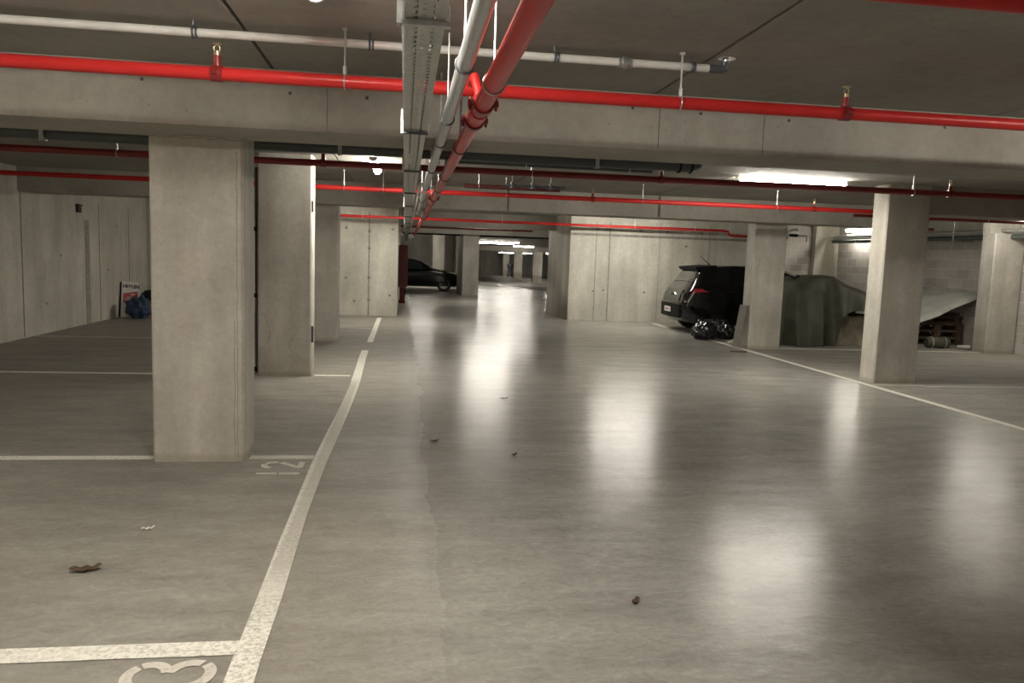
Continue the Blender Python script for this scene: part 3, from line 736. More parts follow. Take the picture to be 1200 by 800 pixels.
# ------------------------------------------------------------------ cars
def cr(P, t):
    n = len(P) - 1; x = max(0, min(n - 1e-9, t * n)); k = int(x); f = x - k
    p0 = P[max(0, k - 1)]; p1 = P[k]; p2 = P[k + 1]; p3 = P[min(n, k + 2)]
    return tuple(.5 * ((2 * b_) + (-a + c) * f + (2 * a - 5 * b_ + 4 * c - d) * f * f + (-a + 3 * b_ - 3 * c + d) * f ** 3) for a, b_, c, d in zip(p0, p1, p2, p3))
class Car:
    """stations: (x, z bottom, z belt, z top, half width low, half width belt, half width top) from the rear (x=0) forward"""
    def __init__(s, st): s.st = st
    def at(s, x):
        st = s.st
        for k in range(len(st) - 1):
            if x <= st[k + 1][0]: break
        f = (x - st[k][0]) / (st[k + 1][0] - st[k][0]); f = max(0, min(1, f)); f = f * f * (3 - 2 * f) * .4 + f * .6
        return [a + (b_ - a) * f for a, b_ in zip(st[k], st[k + 1])]
    def P(s, x, t, off=0.):
        """t in -1..1 : 0 top centre, +-1 bottom centre"""
        _, zb, zl, zt, wl, wb, wt = s.at(x)
        ring = [(0, zt), (wt * .62, zt - .008), (wt, zt - .05), (wb - .01, zl + .01), (wb + .015, zl - .12), (wb + .012, (zb + zl) / 2), (wl, zb + .10), (wl * .88, zb), (0, zb)]
        y, z = cr(ring, abs(t)); y *= 1 if t >= 0 else -1
        if off:
            e = 1e-3; p = Vector((x, y, z)); q = Vector(s.P(x + e, t)); r_ = Vector(s.P(x, t + e))
            n = (r_ - p).cross(q - p); n.normalize()
            if n.z * 1 + (y * n.y) < 0: n = -n
            p += n * off; return tuple(p)
        return (x, y, z)
    def patch(s, b, xb0, xb1, xt0, xt1, t0, t1, off=.004, nu=14, nv=8):
        def fn(u, v):
            t = t0 + (t1 - t0) * v; x0 = xt0 + (xb0 - xt0) * v; x1 = xt1 + (xb1 - xt1) * v
            return s.P(x0 + (x1 - x0) * u, t, off)
        b.grid(fn, nu, nv)
def wheel(root, T, x, y, r, side, spokes=10):
    ax = Vector((0, side, 0))
    def W(b):
        b.v = [T(p) for p in b.v]; return b
    c = Vector((x, y, r))
    b = MB(); b.lathe(c, ax, [(-.2, r * .6), (-.19, r * .95), (-.15, r), (-.03, r), (0, r * .95), (.005, r * .80), (-.005, r * .68), (-.03, r * .66)], 36)
    w = W(b).build('wheel', M['tyre'], root, smooth=True)
    b = MB(); b.lathe(c, ax, [(-.03, r * .68), (-.004, r * .68), (-.006, r * .62), (-.04, r * .60), (-.05, r * .2), (-.012, r * .18), (-.008, .0001)], 30)
    for k in range(spokes):
        a = 2 * PI * k / spokes; d = Vector((math.cos(a), 0, math.sin(a)))
        p0 = c + d * r * .12 + ax * -.012; p1 = c + d * r * .64 + ax * -.01; b.tube([p0, p1], .018 * r / .32, 6)
    W(b).build('rim', M['rim'], w, smooth=True)
def arch_cut(body, T, wheels, r):
    cut = MB()
    for (x, y) in wheels:
        c = Vector((x, 0, r)); n = 28
        lo = [T((x + (r + .045) * math.cos(2 * PI * k / n), y - .16, r + (r + .045) * math.sin(2 * PI * k / n))) for k in range(n)]
        hi = [T((x + (r + .045) * math.cos(2 * PI * k / n), y + .16, r + (r + .045) * math.sin(2 * PI * k / n))) for k in range(n)]
        cut.prism(lo, hi)
    co = cut.build('cutter', M['black'], None)
    og = Vector(body['_o']); co.location = -og if body.parent else (0, 0, 0)
    bo_parent = body.parent; body.parent = None; loc = body.location.copy(); body.location = (0, 0, 0)
    md = body.modifiers.new('arches', 'BOOLEAN'); md.operation = 'DIFFERENCE'; md.object = co; md.solver = 'EXACT'
    bpy.context.view_layer.update()
    dg = bpy.context.evaluated_depsgraph_get()
    me = bpy.data.meshes.new_from_object(body.evaluated_get(dg))
    body.modifiers.clear(); body.data = me; body.parent = bo_parent; body.location = loc
    bpy.data.objects.remove(co)
def body_mesh(car, L, T, nx=70, nt=64):
    b = MB(); rows = []
    for a in range(nx + 1):
        x = .5 * L * (1 - math.cos(PI * a / nx)); row = []
        for k in range(nt):
            t = -1 + 2 * k / nt; b.v.append(T(car.P(x, t))); row.append(len(b.v) - 1)
        rows.append(row)
    for a in range(nx):
        for k in range(nt):
            k2 = (k + 1) % nt
            b.face([rows[a][k], rows[a][k2], rows[a + 1][k2], rows[a + 1][k]])
    b.face(rows[0][::-1]); b.face(rows[-1])
    return b
# --- hatchback seen from its rear corner: rear at X=6.06, near flank at Y=16.15
LX = 4.1
st = [(0, .42, .62, .74, .62, .74, .58), (.05, .30, .72, .90, .74, .82, .68), (.16, .25, .92, 1.04, .80, .87, .72), (.24, .22, .98, 1.14, .83, .885, .70), (.42, .20, 1.0, 1.42, .85, .89, .60),
      (.62, .20, 1.0, 1.475, .86, .89, .60), (1.3, .19, .98, 1.51, .86, .89, .62), (1.9, .19, .96, 1.49, .86, .89, .62), (2.35, .19, .95, 1.40, .86, .885, .60), (2.95, .19, .96, 1.06, .86, .88, .62),
      (3.1, .19, .92, .99, .86, .87, .64), (3.7, .21, .80, .88, .84, .84, .62), (3.98, .26, .66, .74, .76, .76, .58), (4.1, .40, .55, .60, .60, .62, .5)]
car = Car(st); cx, cy = 6.02, 17.02; yaw = math.radians(-2)
def T1(p):
    x, y, z = p; return (cx + x * math.cos(yaw) - y * math.sin(yaw), cy + x * math.sin(yaw) + y * math.cos(yaw), z)
R1 = thing('hatchback_car', (cx + 2, cy, 0), 'shiny black hatchback parked at right, its tail to the aisle, before the pale wall', 'car')
bd = body_mesh(car, LX, T1).build('body', M['car'], R1, smooth=True, angle=50)
arch_cut(bd, T1, [(.72, -.86), (.72, .86), (3.25, -.86), (3.25, .86)], .32)
def cp(root, T, name, mat, fn, smooth=True, parent=None):
    b = MB(); fn(b); b.v = [T(p) for p in b.v]; return b.build(name, M[mat], parent or root, smooth=smooth)
for s in (-1, 1):
    cp(R1, T1, 'side_window', 'glass', lambda b: car.patch(b, .62, 1.02, .86, 1.06, s * .25, s * .35))
    cp(R1, T1, 'side_window', 'glass', lambda b: car.patch(b, 1.10, 1.86, 1.12, 1.86, s * .25, s * .36))
    cp(R1, T1, 'side_window', 'glass', lambda b: car.patch(b, 1.94, 2.75, 1.94, 2.4, s * .25, s * .36))
    cp(R1, T1, 'tail_light', 'tail', lambda b: car.patch(b, .14, .55, .20, .38, s * .385, s * .46, .012))
    for q in ((1.06), (1.9)):
        cp(R1, T1, 'door_handle', 'chrome' if q > 2 else 'black', lambda b: b.tube([car.P(q + .55, s * .43, .02), car.P(q + .72, s * .43, .022)], .012, 8))
    cp(R1, T1, 'wing_mirror', 'black', lambda b: b.obox((2.55, s * 1.0, 1.0), .12, .17, .12, Matrix.Identity(3)), False)
    cp(R1, T1, 'reflector', 'clear', lambda b: b.obox((.035, s * .60, .50), .04, .12, .07, Matrix.Identity(3)), False)
    cp(R1, T1, 'light_strip', 'clear', lambda b: b.tube([car.P(.10, s * .50, .012), car.P(.22, s * .44, .012)], .012, 8))
cp(R1, T1, 'rear_window', 'glass', lambda b: car.patch(b, .24, .24, .40, .40, -.30, .30, .006) if False else b.grid(lambda u, v: car.P(.235 + .17 * u, (v - .5) * .52, .006), 8, 16))
cp(R1, T1, 'windscreen', 'glass', lambda b: b.grid(lambda u, v: car.P(2.42 + .50 * u, (v - .5) * .52, .006), 8, 16))
cp(R1, T1, 'spoiler', 'black', lambda b: b.prism([(.36, -.60, 1.38), (.36, .60, 1.38), (.8, .58, 1.44), (.8, -.58, 1.44)], [(.31, -.60, 1.455), (.31, .60, 1.455), (.8, .58, 1.505), (.8, -.58, 1.505)]), False)
cp(R1, T1, 'hatch_panel', 'car', lambda b: b.grid(lambda u, v: (-.012 + .10 * u * u, (v - .5) * 1.1, .66 + .30 * u), 8, 8))
cp(R1, T1, 'bumper', 'black', lambda b: b.prism([(-.03, -.66, .34), (-.05, -.45, .33), (-.06, 0, .33), (-.05, .45, .33), (-.03, .66, .34), (.25, .80, .34), (.25, -.80, .34)], [(-.03, -.66, .62), (-.06, -.45, .63), (-.075, 0, .64), (-.06, .45, .63), (-.03, .66, .62), (.25, .84, .62), (.25, -.84, .62)]))
pl = cp(R1, T1, 'number_plate', 'plate', lambda b: b.box(-.088, -.078, -.22, .22, .44, .55), False)
cp(R1, T1, 'plate_characters', 'plate_red', lambda b: [b.box(-.091, -.088, -.17 + k * .052, -.135 + k * .052, .465, .525) for k in range(7) if k not in (1, 5)], False, pl)
cp(R1, T1, 'badge', 'chrome', lambda b: b.prism([(-.03, -.04, .86), (-.03, 0, .83), (-.03, .04, .86), (-.03, 0, .90)], [(.02, -.04, .86), (.02, 0, .83), (.02, .04, .86), (.02, 0, .90)]), False)
cp(R1, T1, 'roof_aerial', 'black', lambda b: b.tube([(.85, 0, 1.48), (.84, 0, 1.52), (.62, 0, 1.70)], [.02, .012, .005], 8))
for x in (.72, 3.25):
    for s in (-1, 1): wheel(R1, T1, x, s * .87, .32, s)
# --- far saloon in side view, nose to the right
st = [(0, .36, .60, .66, .60, .66, .55), (.12, .26, .80, .88, .76, .80, .66), (.9, .2, .86, .96, .82, .85, .66), (1.45, .18, .86, 1.26, .83, .86, .58), (1.9, .18, .85, 1.33, .84, .86, .58), (2.4, .18, .85, 1.33, .84, .86, .58),
      (2.75, .18, .85, 1.25, .84, .86, .60), (3.35, .18, .86, .95, .84, .85, .66), (3.6, .18, .82, .89, .84, .84, .68), (4.3, .2, .70, .77, .80, .80, .66), (4.5, .28, .6, .66, .72, .72, .6), (4.6, .4, .55, .58, .6, .6, .5)]
car2 = Car(st); L2 = 4.6; ox, oy = -2.13, 33.6
def T2(p): return (ox + p[0], oy + p[1], p[2])
R2 = thing('saloon_car', (ox + 2.3, oy, 0), 'black low saloon car parked side-on far down the left, partly behind the deep pier', 'car')
bd = body_mesh(car2, L2, T2, 60, 56).build('body', M['car'], R2, smooth=True, angle=50)
arch_cut(bd, T2, [(.85, -.83), (.85, .83), (3.78, -.83), (3.78, .83)], .31)
for s in (-1, 1):
    cp(R2, T2, 'side_window', 'glass_clear', lambda b: car2.patch(b, 1.15, 2.02, 1.5, 2.02, s * .25, s * .36))
    cp(R2, T2, 'side_window', 'glass_clear', lambda b: car2.patch(b, 2.1, 3.05, 2.1, 2.72, s * .25, s * .36))
    cp(R2, T2, 'wing_mirror', 'black', lambda b: b.obox((2.98, s * .96, .93), .14, .16, .11, Matrix.Identity(3)), False)
    cp(R2, T2, 'headlight', 'clear', lambda b: b.obox((4.46, s * .56, .60), .08, .26, .10, Matrix.Identity(3)), False)
    cp(R2, T2, 'side_trim', 'black', lambda b: b.tube([car2.P(x * .1, s * .58, .008) for x in range(12, 34)], .012, 6))
cp(R2, T2, 'windscreen', 'glass_clear', lambda b: b.grid(lambda u, v: car2.P(2.80 + .50 * u, (v - .5) * .52, .006), 8, 16))
cp(R2, T2, 'roof_trim', 'chrome', lambda b: b.tube([car2.P(x, -.235, .008) for x in (1.9, 2.2, 2.5, 2.75, 3.0, 3.2)], .012, 6))
for x in (.85, 3.78):
    for s in (-1, 1): wheel(R2, T2, x, s * .84, .31, s, 8)

# ------------------------------------------------------------------ tarpaulin heap
def nz(x, y, z, s=1.): return mnoise.noise(Vector((x * s, y * s, z * s)))
def lerp(P, x):
    for (a, va), (c, vc) in zip(P[:-1], P[1:]):
        if x <= c: return va + (vc - va) * max(0, min(1, (x - a) / (c - a)))
    return P[-1][1]
top = [(7.18, 1.30), (7.4, 1.345), (7.58, 1.29), (7.74, 1.37), (8.42, 1.385), (8.6, 1.30), (8.8, 1.2), (9.16, 1.06), (9.6, .95), (9.9, .85)]
hem = [(7.18, .012), (8.34, .012), (8.42, .60), (8.7, .70), (8.95, .74), (9.9, .62)]
b = MB(); nu, nv = 150, 64
def tarp_fn(u, v):
    x = 7.18 + 2.72 * u; zt_, zh = lerp(top, x), lerp(hem, x)
    w = v * 2 - 1            # -1 front hem .. 1 back hem
    s = -1 if w < 0 else 1; a = abs(w)
    ya, yb = 14.42, 15.1
    if a < .28: y = (ya + yb) / 2 + s * (yb - ya) / 2 * (a / .28); z = zt_ + .03 * nz(x, y, 0, 2.5) - .02 * (a / .28) ** 4
    else:
        q = (a - .28) / .72; z = zt_ - .02 + (zh - zt_ + .02) * q
        fold = .075 * math.sin(x * 7.5 + 1.6 * math.sin(x * 2.3) + q * .8) + .035 * math.sin(x * 17 + q * 2)
        out = .10 * min(1, q * 5) + .22 * q + fold * q * (1.15 - .3 * q) + .07 * nz(x, z, 3, 2.2)
        y = (ya if s < 0 else yb) + s * out
        # deep pleat beside the pillar and right of centre
        for px, amp, wd in ((7.42, .22, .09), (8.22, .20, .055), (7.58, -.07, .05), (7.9, .05, .1)): y -= s * amp * q * math.exp(-((x - px - .10 * (1 - q) * (px < 7.4)) / wd) ** 2)
    ex = .10 * math.sin(z * 9 + y * 3) * (1 if u > .95 or u < .05 else 0)
    return (x + ex * .5, y, max(.008, z))
b.grid(tarp_fn, nu, nv)
for side in (0, 1):      # closed ends
    a = side * (nu - 1); i0 = a * nv
    row = [i0 + k for k in range(nv)]; b.face(row if side else row[::-1])
o = b.build('tarpaulin', M['tarp'], None, (8.1, 15, 0), smooth=True, angle=80)
tag(o, 'dark green tarpaulin draped over a bulky heap between the two right pillars', 'tarpaulin')
# beige covered box under its raised right part
b = MB()
def beige_fn(u, v):
    x = 8.46 + 1.1 * u; zz = min(1, v * 1.6); top_ = .60 + .03 * nz(x, 1, 1, 4)
    if v < .62: z = .006 + top_ * (v / .62); y = 14.50 - .10 * (1 - v / .62) + .045 * nz(x, z, 5, 5) + .02 * math.sin(x * 13 + z * 6)
    else: z = top_; y = 14.50 + (v - .62) / .38 * .9
    return (x, y, z)
b.grid(beige_fn, 40, 34); b.box(8.47, 9.5, 14.62, 15.3, .004, .52)
o = b.build('covered_box', M['beige'], None, (8.95, 14.9, 0), smooth=True, angle=60)
tag(o, 'beige cloth-covered box showing under the raised edge of the green tarpaulin', 'box')
# strap / pole poking out at the top left of the heap
root = thing('folded_frame', (7.25, 14.6, 1.30), 'thin dark frame end poking out of the green tarpaulin beside the pale pillar', 'frame')
b = MB(); b.tube([(7.28, 14.42, 1.42), (7.42, 14.42, 1.385), (7.58, 14.42, 1.32), (7.68, 14.42, 1.36)], .018, 8); b.build('tube', M['black'], root, smooth=True)
b = MB(); b.tube([(7.36, 14.40, 1.44), (7.48, 14.40, 1.395), (7.59, 14.40, 1.34)], .010, 8); b.build('bright_tube', M['chrome'], root, smooth=True)

# pale tarpaulin over pallets
b = MB()
def pale_fn(u, v):
    x = 10.2 + 1.57 * u
    zf_ = lerp([(9.7, .34), (10.3, .47), (11.0, .76), (11.75, 1.10)], x); zb_ = lerp([(9.7, .9), (10.4, 1.10), (11.75, 1.20)], x)
    vv = v; z = zf_ + (zb_ - zf_) * (vv ** .8) + .05 * nz(x, v * 3, 2, 2.2) * math.sin(PI * min(1, v * 1.1)) + .02 * math.sin(x * 14 + v * 7) * v
    y = 14.55 + 1.4 * v + .03 * math.sin(x * 8)
    if v < .03: z -= .05
    return (x, y, z)
b.grid(pale_fn, 60, 44)
o = b.build('tarpaulin', M['tarp_pale'], None, (10.8, 15.8, .5), smooth=True, angle=80)
m_ = o.modifiers.new('thickness', 'SOLIDIFY'); m_.thickness = .012
tag(o, 'pale grey tarpaulin sloping down over the pallet stack at the right edge', 'tarpaulin')
def pallet(z):
    root = thing('wooden_pallet', (11.0, 15.4, z), '', 'pallet', 'pallets stacked under the pale tarpaulin')
    x0, x1, y0, y1 = 10.55, 11.75, 14.95, 15.75
    for k in range(7):
        yy = y0 + k * (y1 - y0 - .09) / 6
        b = MB(); b.box(x0, x1, yy, yy + .09, z + .122, z + .144); b.build('top_board', M['wood'], root)
    for yy in (y0, (y0 + y1) / 2 - .05, y1 - .1):
        b = MB(); b.box(x0, x1, yy, yy + .1, z, z + .022); b.build('bottom_board', M['wood'], root)
        for xx in (x0, (x0 + x1) / 2 - .07, x1 - .14):
            b = MB(); b.box(xx, xx + .14, yy, yy + .1, z + .022, z + .122); b.build('block', M['wood'], root)
    return root
p0 = pallet(0.0); p0['label'] = 'wooden pallet on the floor, lowest of the stack under the pale tarpaulin'
dup(p0, (11.0, 15.4, .145), 'wooden pallet second from the floor in the stack under the pale tarpaulin')
for k, l in ((2, 'wooden pallet third from the floor in the stack under the pale tarpaulin'), ):
    dup(p0, (11.0, 15.4, .145 * k), l)
# upper crates (shorter) so that the cloth slopes
def plank_stack(z, x0, label):
    b = MB()
    for k in range(3): b.box(x0, 11.72, 14.98 + k * .26, 15.18 + k * .26, z, z + .05)
    for xx in (x0, 11.55): b.box(xx, xx + .1, 14.98, 15.70, z + .05, z + .12)
    o = b.build('timber_rack', M['wood'], None, ((x0 + 11.72) / 2, 15.3, z)); tag(o, label, 'timber', 'timber racks on top of the pallets')
plank_stack(.435, 10.95, 'timber rack lying directly on the pallet stack')
plank_stack(.556, 11.15, 'timber rack topmost of the stack, just under the pale tarpaulin')
# bags and rolls on the floor before the pallets
def blob(name, c, s, mat, label, cat, amp=.12, fr=3., seed=0., parent=None, group=None, origin=None):
    b = MB(); nu, nv = 40, 24; i = 0
    for a in range(nv + 1):
        th = PI * a / nv
        for k in range(nu):
            ph = 2 * PI * k / nu; d = Vector((math.sin(th) * math.cos(ph), math.sin(th) * math.sin(ph), math.cos(th)))
            r = 1 + amp * nz(d.x + seed, d.y, d.z, fr) * 1.6 + amp * .8 * abs(nz(d.x, d.y + seed, d.z, fr * 2.4))
            p = Vector((d.x * s[0], d.y * s[1], d.z * s[2])) * r + Vector(c); p.z = max(.006, p.z)
            b.v.append(tuple(p))
    for a in range(nv):
        for k in range(nu):
            k2 = (k + 1) % nu; b.face([a * nu + k, (a + 1) * nu + k, (a + 1) * nu + k2, a * nu + k2])
    o = b.build(name, M[mat], parent, origin or (c[0], c[1], 0), smooth=True, angle=70)
    if label: tag(o, label, cat, group)
    return o
root = thing('duffel_bag', (10.75, 14.3, 0), 'dark cylindrical duffel bag lying before the pallets', 'bag')
b = MB(); b.lathe((10.45, 14.32, .11), (1, -.12, 0), [(0, .0001), (0, .085), (.03, .105), (.12, .11), (.3, .112), (.42, .108), (.46, .085), (.46, .0001)], 20); b.build('bag_body', M['board'] if False else M['tarp'], root, smooth=True)
for h in (.1, .36):
    b = MB(); b.ring((10.45 + h, 14.32 - .12 * h, .11), (1, -.12, 0), .112, .008, 20, 6); b.build('strap', M['tarp_pale'], root, smooth=True)
b = MB(); b.lathe((11.0, 14.15, .05), (1, -.35, 0), [(0, .0001), (0, .035), (.25, .042), (.27, .0001)], 14)
o = b.build('grey_tube', M['tarp_pale'], None, (11.1, 14.1, 0), smooth=True); tag(o, 'small grey tube lying right of the dark duffel bag', 'tube')
blob('crumpled_bag', (10.35, 15.9, 1.17), (.17, .14, .12), 'paper', 'crumpled pale bag with straps lying on the pale tarpaulin beside the tall right pillar', 'bag', .35, 3.5, 4., origin=(10.35, 15.9, 1.05))

# ------------------------------------------------------------------ rubbish by the black car
blob('bin_bag', (6.10, 15.15, .15), (.23, .24, .21), 'bag', 'shiny black bin bag by the rear wheel of the black hatchback, left of its twin', 'bag', .22, 3., 1.)
blob('bin_bag', (6.60, 15.30, .13), (.20, .22, .18), 'bag', 'black bin bag squeezed between the left bin bag and the pale pillar', 'bag', .22, 3., 8.)
blob('crumpled_paper', (6.42, 14.30, .03), (.14, .07, .05), 'paper', 'white crumpled paper on the floor in front of the bin bags', 'litter', .4, 4., 2.)
b = MB(); rot = Matrix.Rotation(math.radians(8), 3, 'Y'); b.obox((6.22, 13.75, .40), .02, .30, .80, rot)
o = b.build('leaning_board', M['board'], None, (6.17, 13.75, 0)); tag(o, 'thin grey board leaning against the aisle side of the pale right pillar', 'board')
# sticks, leaves
def litter(name, pts, w, mat, label, cat='litter', h=.006):
    b = MB(); b.tube([(p[0], p[1], .006 + (p[2] if len(p) > 2 else 0)) for p in pts], [w * (.4 + .6 * math.sin(PI * (k + .5) / len(pts))) for k in range(len(pts))], 8)
    o = b.build(name, M[mat], None, (pts[0][0], pts[0][1], 0), smooth=True); tag(o, label, cat); return o
litter('dark_stick', [(5.75, 13.05), (5.9, 13.0), (6.05, 13.02)], .02, 'leaf', 'short dark stick on the floor before the pale right pillar')
def leaf(c, s, rz, mat, label, name='dry_leaf', curl=.02):
    b = MB(); cs, sn = math.cos(rz), math.sin(rz)
    def fn(u, v):
        a = u * 2 - 1; w = math.sqrt(max(0, 1 - a * a)) * (.38 + .12 * math.sin(u * 17)); q = (v * 2 - 1) * w
        x, y = a * s, q * s
        return (c[0] + x * cs - y * sn, c[1] + x * sn + y * cs, .004 + curl * (a * a * .7 + abs(q)) + .004 * math.sin(a * 9))
    b.grid(fn, 16, 8); o = b.build(name, M[mat], None, (c[0], c[1], 0), smooth=True)
    so = o.modifiers.new('thickness', 'SOLIDIFY'); so.thickness = .002; tag(o, label, 'litter'); return o
leaf((-1.47, 3.78), .07, .25, 'leaf', 'dark curled leaf on the floor at lower left, above the thick stall line', curl=.03)
leaf((-1.36, 4.33), .035, .3, 'paper', 'tiny white paper scrap on the floor left of the aisle line', 'paper_scrap', curl=.02)
leaf((1.07, 3.28), .03, .9, 'leaf', 'small brown leaf in the middle of the aisle near the camera', curl=.02)
leaf((.27, 6.35), .04, .1, 'leaf', 'small dark leaf in the aisle level with the nearest pillar')
leaf((1.1, 8.3), .05, .2, 'leaf', 'brown leaf in the middle of the aisle further back')
leaf((.88, 5.9), .03, .7, 'leaf', 'pale brown fleck on the aisle floor right of the small dark leaf')

# ------------------------------------------------------------------ sign and clothes by the left wall
root = thing('estate_sign', (-5.6, 17.5, 0), 'white and red lettered board leaning against the left wall', 'sign')
sgW, sgH = .33, .76
rz = math.radians(30); tilt = math.radians(-9)
RM = Matrix.Rotation(rz, 3, 'Z') @ Matrix.Rotation(math.radians(5), 3, 'Y') @ Matrix.Rotation(tilt, 3, 'X')
base = Vector((-5.905, 17.30, .008))
def SP(u, v, w=0): return tuple(base + RM @ Vector((u, w, v)))
def sbox(b, u0, u1, v0, v1, w0, w1):
    i = len(b.v)
    for v in (v0, v1):
        for u, w in ((u0, w0), (u1, w0), (u1, w1), (u0, w1)): b.v.append(SP(u, v, w))
    for q in ((0, 3, 2, 1), (4, 5, 6, 7), (0, 1, 5, 4), (1, 2, 6, 5), (2, 3, 7, 6), (3, 0, 4, 7)): b.face([i + k for k in q])
b = MB(); sbox(b, 0, sgW, 0, sgH, 0, .012); b.build('board', M['sign_white'], root)
b = MB(); sbox(b, -.03, -.008, .0, sgH - .02, .0, .04); b.build('dark_edge', M['black'], root)
b = MB(); i = 0
b.v += [SP(.03, .30, -.002), SP(.305, .34, -.002), SP(.315, .56, -.002), SP(.03, .50, -.002)]; b.face([0, 1, 2, 3])
b.build('red_panel', M['sign_red'], root)
b = MB()
for k, (u, v, w, h) in enumerate(((.07, .36, .12, .03), (.10, .41, .14, .02), (.17, .47, .09, .02))):
    i = len(b.v); b.v += [SP(u, v, -.004), SP(u + w, v + .01, -.004), SP(u + w, v + h + .01, -.004), SP(u, v + h, -.004)]; b.face([i, i + 1, i + 2, i + 3])
b.build('pale_marks', M['sign_white'], root)
def text_part(txt, size, u, v, name, mat):
    cu = bpy.data.curves.new('t', 'FONT'); cu.body = txt; cu.size = size; cu.offset = .004; to = bpy.data.objects.new('t', cu); COL.objects.link(to)
    bpy.context.view_layer.update(); me = bpy.data.meshes.new_from_object(to.evaluated_get(bpy.context.evaluated_depsgraph_get()))
    bpy.data.objects.remove(to); me.name = name
    og = Vector(root['_o'])
    for vt in me.vertices: vt.co = Vector(SP(u + vt.co.x, v + vt.co.y, -.004)) - og
    me.materials.clear(); me.materials.append(M[mat]); o = bpy.data.objects.new(name, me); COL.objects.link(o); o.parent = root; return o
text_part('HEYLEN', .092, .012, .625, 'lettering', 'ink')
b = MB(); b.tube([SP(.12 + .016 * k, .13 + .03 * math.sin(k * 1.3) + .004 * k, -.004) for k in range(12)], .006, 6); b.build('signature_mark', M['ink'], root)
blob('clothes_heap', (-5.46, 17.05, .20), (.20, .17, .22), 'blue', 'crumpled blue cloth heap in front of the leaning board', 'cloth', .35, 2.6, 3.)
blob('clothes_heap', (-5.36, 17.50, .46), (.17, .14, .10), 'cloth_black', 'black cloth on top of the blue heap, beside the nearest pillar', 'cloth', .3, 3., 6., origin=(-5.36, 17.5, .34))
b = MB(); b.box(-5.52, -5.1, 17.34, 17.75, 0, .34); o = b.build('cardboard_box', M['beige'], None, (-5.3, 17.55, 0), bevel=.01); tag(o, 'low box carrying the black cloth behind the blue heap', 'box')

# small dark device on the left wall; dark tube for the second pillar's shadow gap
b = MB(); b.box(-5.95, -5.90, 15.28, 15.42, 2.08, 2.22); b.box(-5.955, -5.885, 15.26, 15.44, 2.20, 2.23)
o = b.build('wall_box', M['conduit'], None, (-5.92, 15.35, 2.08), bevel=.004); tag(o, 'small dark box fixed high on the left wall', 'box')
root = thing('shadow_gap_tube', (-1.775, 9.78, 0), 'dark tube drawn for the shadow gap along the left edge of the second pillar', 'conduit')
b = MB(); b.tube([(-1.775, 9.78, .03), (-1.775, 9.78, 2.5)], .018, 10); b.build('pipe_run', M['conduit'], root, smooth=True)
for z in (.05, .95, 1.75):
    b = MB(); b.box(-1.80, -1.75, 9.755, 9.80, z, z + .05); b.build('clip', M['black'], root)
b = MB(); b.box(-1.115, -1.10, 9.70, 9.715, 2.0, 2.13); o = b.build('mounting_plate', M['zinc_dark'], None, (-1.11, 9.72, 1.83)); tag(o, 'thin dark plate fixed high on the aisle side of the second pillar', 'plate')
b = MB(); b.box(-1.115, -1.09, 9.70, 9.72, .42, .62); o = b.build('corner_guard', M['zinc_dark'], None, (-1.1, 9.73, .42)); tag(o, 'dark scuffed corner guard low on the second pillar', 'plate')

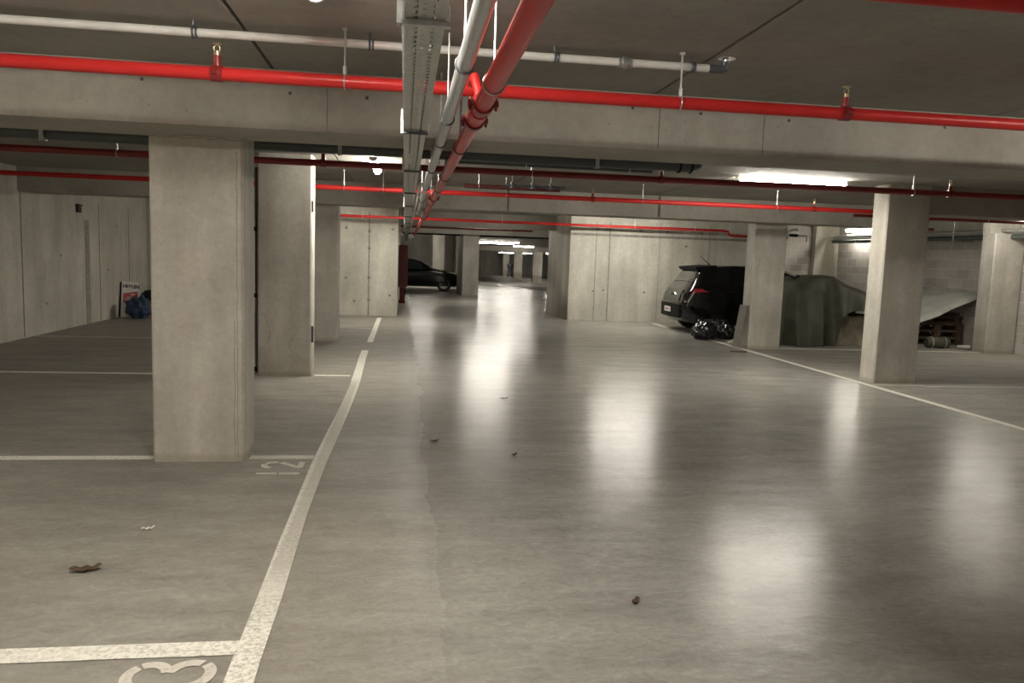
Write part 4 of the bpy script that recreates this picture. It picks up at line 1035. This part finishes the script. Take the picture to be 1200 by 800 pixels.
# ------------------------------------------------------------------ red cabinet down the aisle on the left
root = thing('hose_cabinet', (-.05, 22, .55), 'tall dark red fire hose cabinet on the corner of the back left wall', 'cabinet')
b = MB(); b.box(-.168, .07, 21.75, 22.45, .60, 1.76); b.build('cabinet_body', M['cabinet'], root, bevel=.01)
b = MB(); b.box(.07, .085, 21.79, 22.41, .64, 1.72); d = b.build('door', M['cabinet'], root, bevel=.004)
b = MB(); b.box(.085, .10, 21.85, 21.88, 1.1, 1.22); b.build('handle', M['black'], d)
root = thing('fire_extinguisher', (-.05, 24.2, 0), 'dark red fire extinguisher low on the wall under the red cabinet', 'extinguisher')
b = MB(); b.lathe((-.06, 24.2, .10), (0, 0, 1), [(0, .0001), (0, .075), (.02, .085), (.46, .085), (.54, .05), (.57, .03), (.6, .03), (.6, .0001)], 20); b.build('cylinder_body', M['cabinet'], root, smooth=True)
b = MB(); b.tube([(-.06, 24.2, .70), (-.06, 24.2, .75)], .02, 10); b.box(-.08, .04, 24.18, 24.22, .74, .76); b.build('valve', M['black'], root)
b = MB(); b.tube([(-.06, 24.14, .74), (.0, 24.09, .66), (.02, 24.09, .40), (.02, 24.1, .25)], .012, 8); b.build('hose', M['black'], root, smooth=True)
b = MB(); b.box(-.17, -.12, 24.1, 24.3, .0, .11); b.box(-.17, .03, 24.1, 24.3, 0, .10); b.build('stand', M['cabinet'], root)
# small object against the bright far pillar
b = MB(); b.lathe((10.72, 79.5, -.5), (0, 0, 1), [(0, .0001), (0, .3), (.1, .3), (.3, .16), (.9, .2), (1.0, .32), (1.25, .3), (1.35, .0001)], 12)
o = b.build('rubbish_bin', M['zinc_dark'], None, (10.72, 79.5, -.5), smooth=True); tag(o, 'small dark bin standing beside the bright far pillar', 'bin')

# ------------------------------------------------------------------ camera, world, view
cam = bpy.data.cameras.new('camera'); co = bpy.data.objects.new('camera', cam); COL.objects.link(co)
F = Vector((0.13844657, 0.98438432, -0.10872004)); R = Vector((0.99019502, -0.13552258, 0.03387416)); U = Vector((-0.01861117, 0.1123438, 0.99349509))
mt = Matrix((R, U, -F)).transposed().to_4x4(); mt.translation = Vector((0, 0, 1.55))
co.matrix_world = mt
cam.sensor_width = 36; cam.sensor_fit = 'HORIZONTAL'; cam.lens = 911.09 / 1200 * 36; cam.clip_start = .05; cam.clip_end = 200
SC.camera = co
SC.cycles.diffuse_bounces = 8; SC.cycles.max_bounces = 12
w = bpy.data.worlds.new('world'); SC.world = w; w.use_nodes = True
w.node_tree.nodes['Background'].inputs[0].default_value = (.5, .5, .45, 1); w.node_tree.nodes['Background'].inputs[1].default_value = 0.0
SC.view_settings.view_transform = 'Standard'; SC.view_settings.look = 'None'; SC.view_settings.exposure = .6; SC.view_settings.gamma = 1
SC.view_settings.use_curve_mapping = False
for o in bpy.data.objects:
    if '_o' in o: del o['_o']
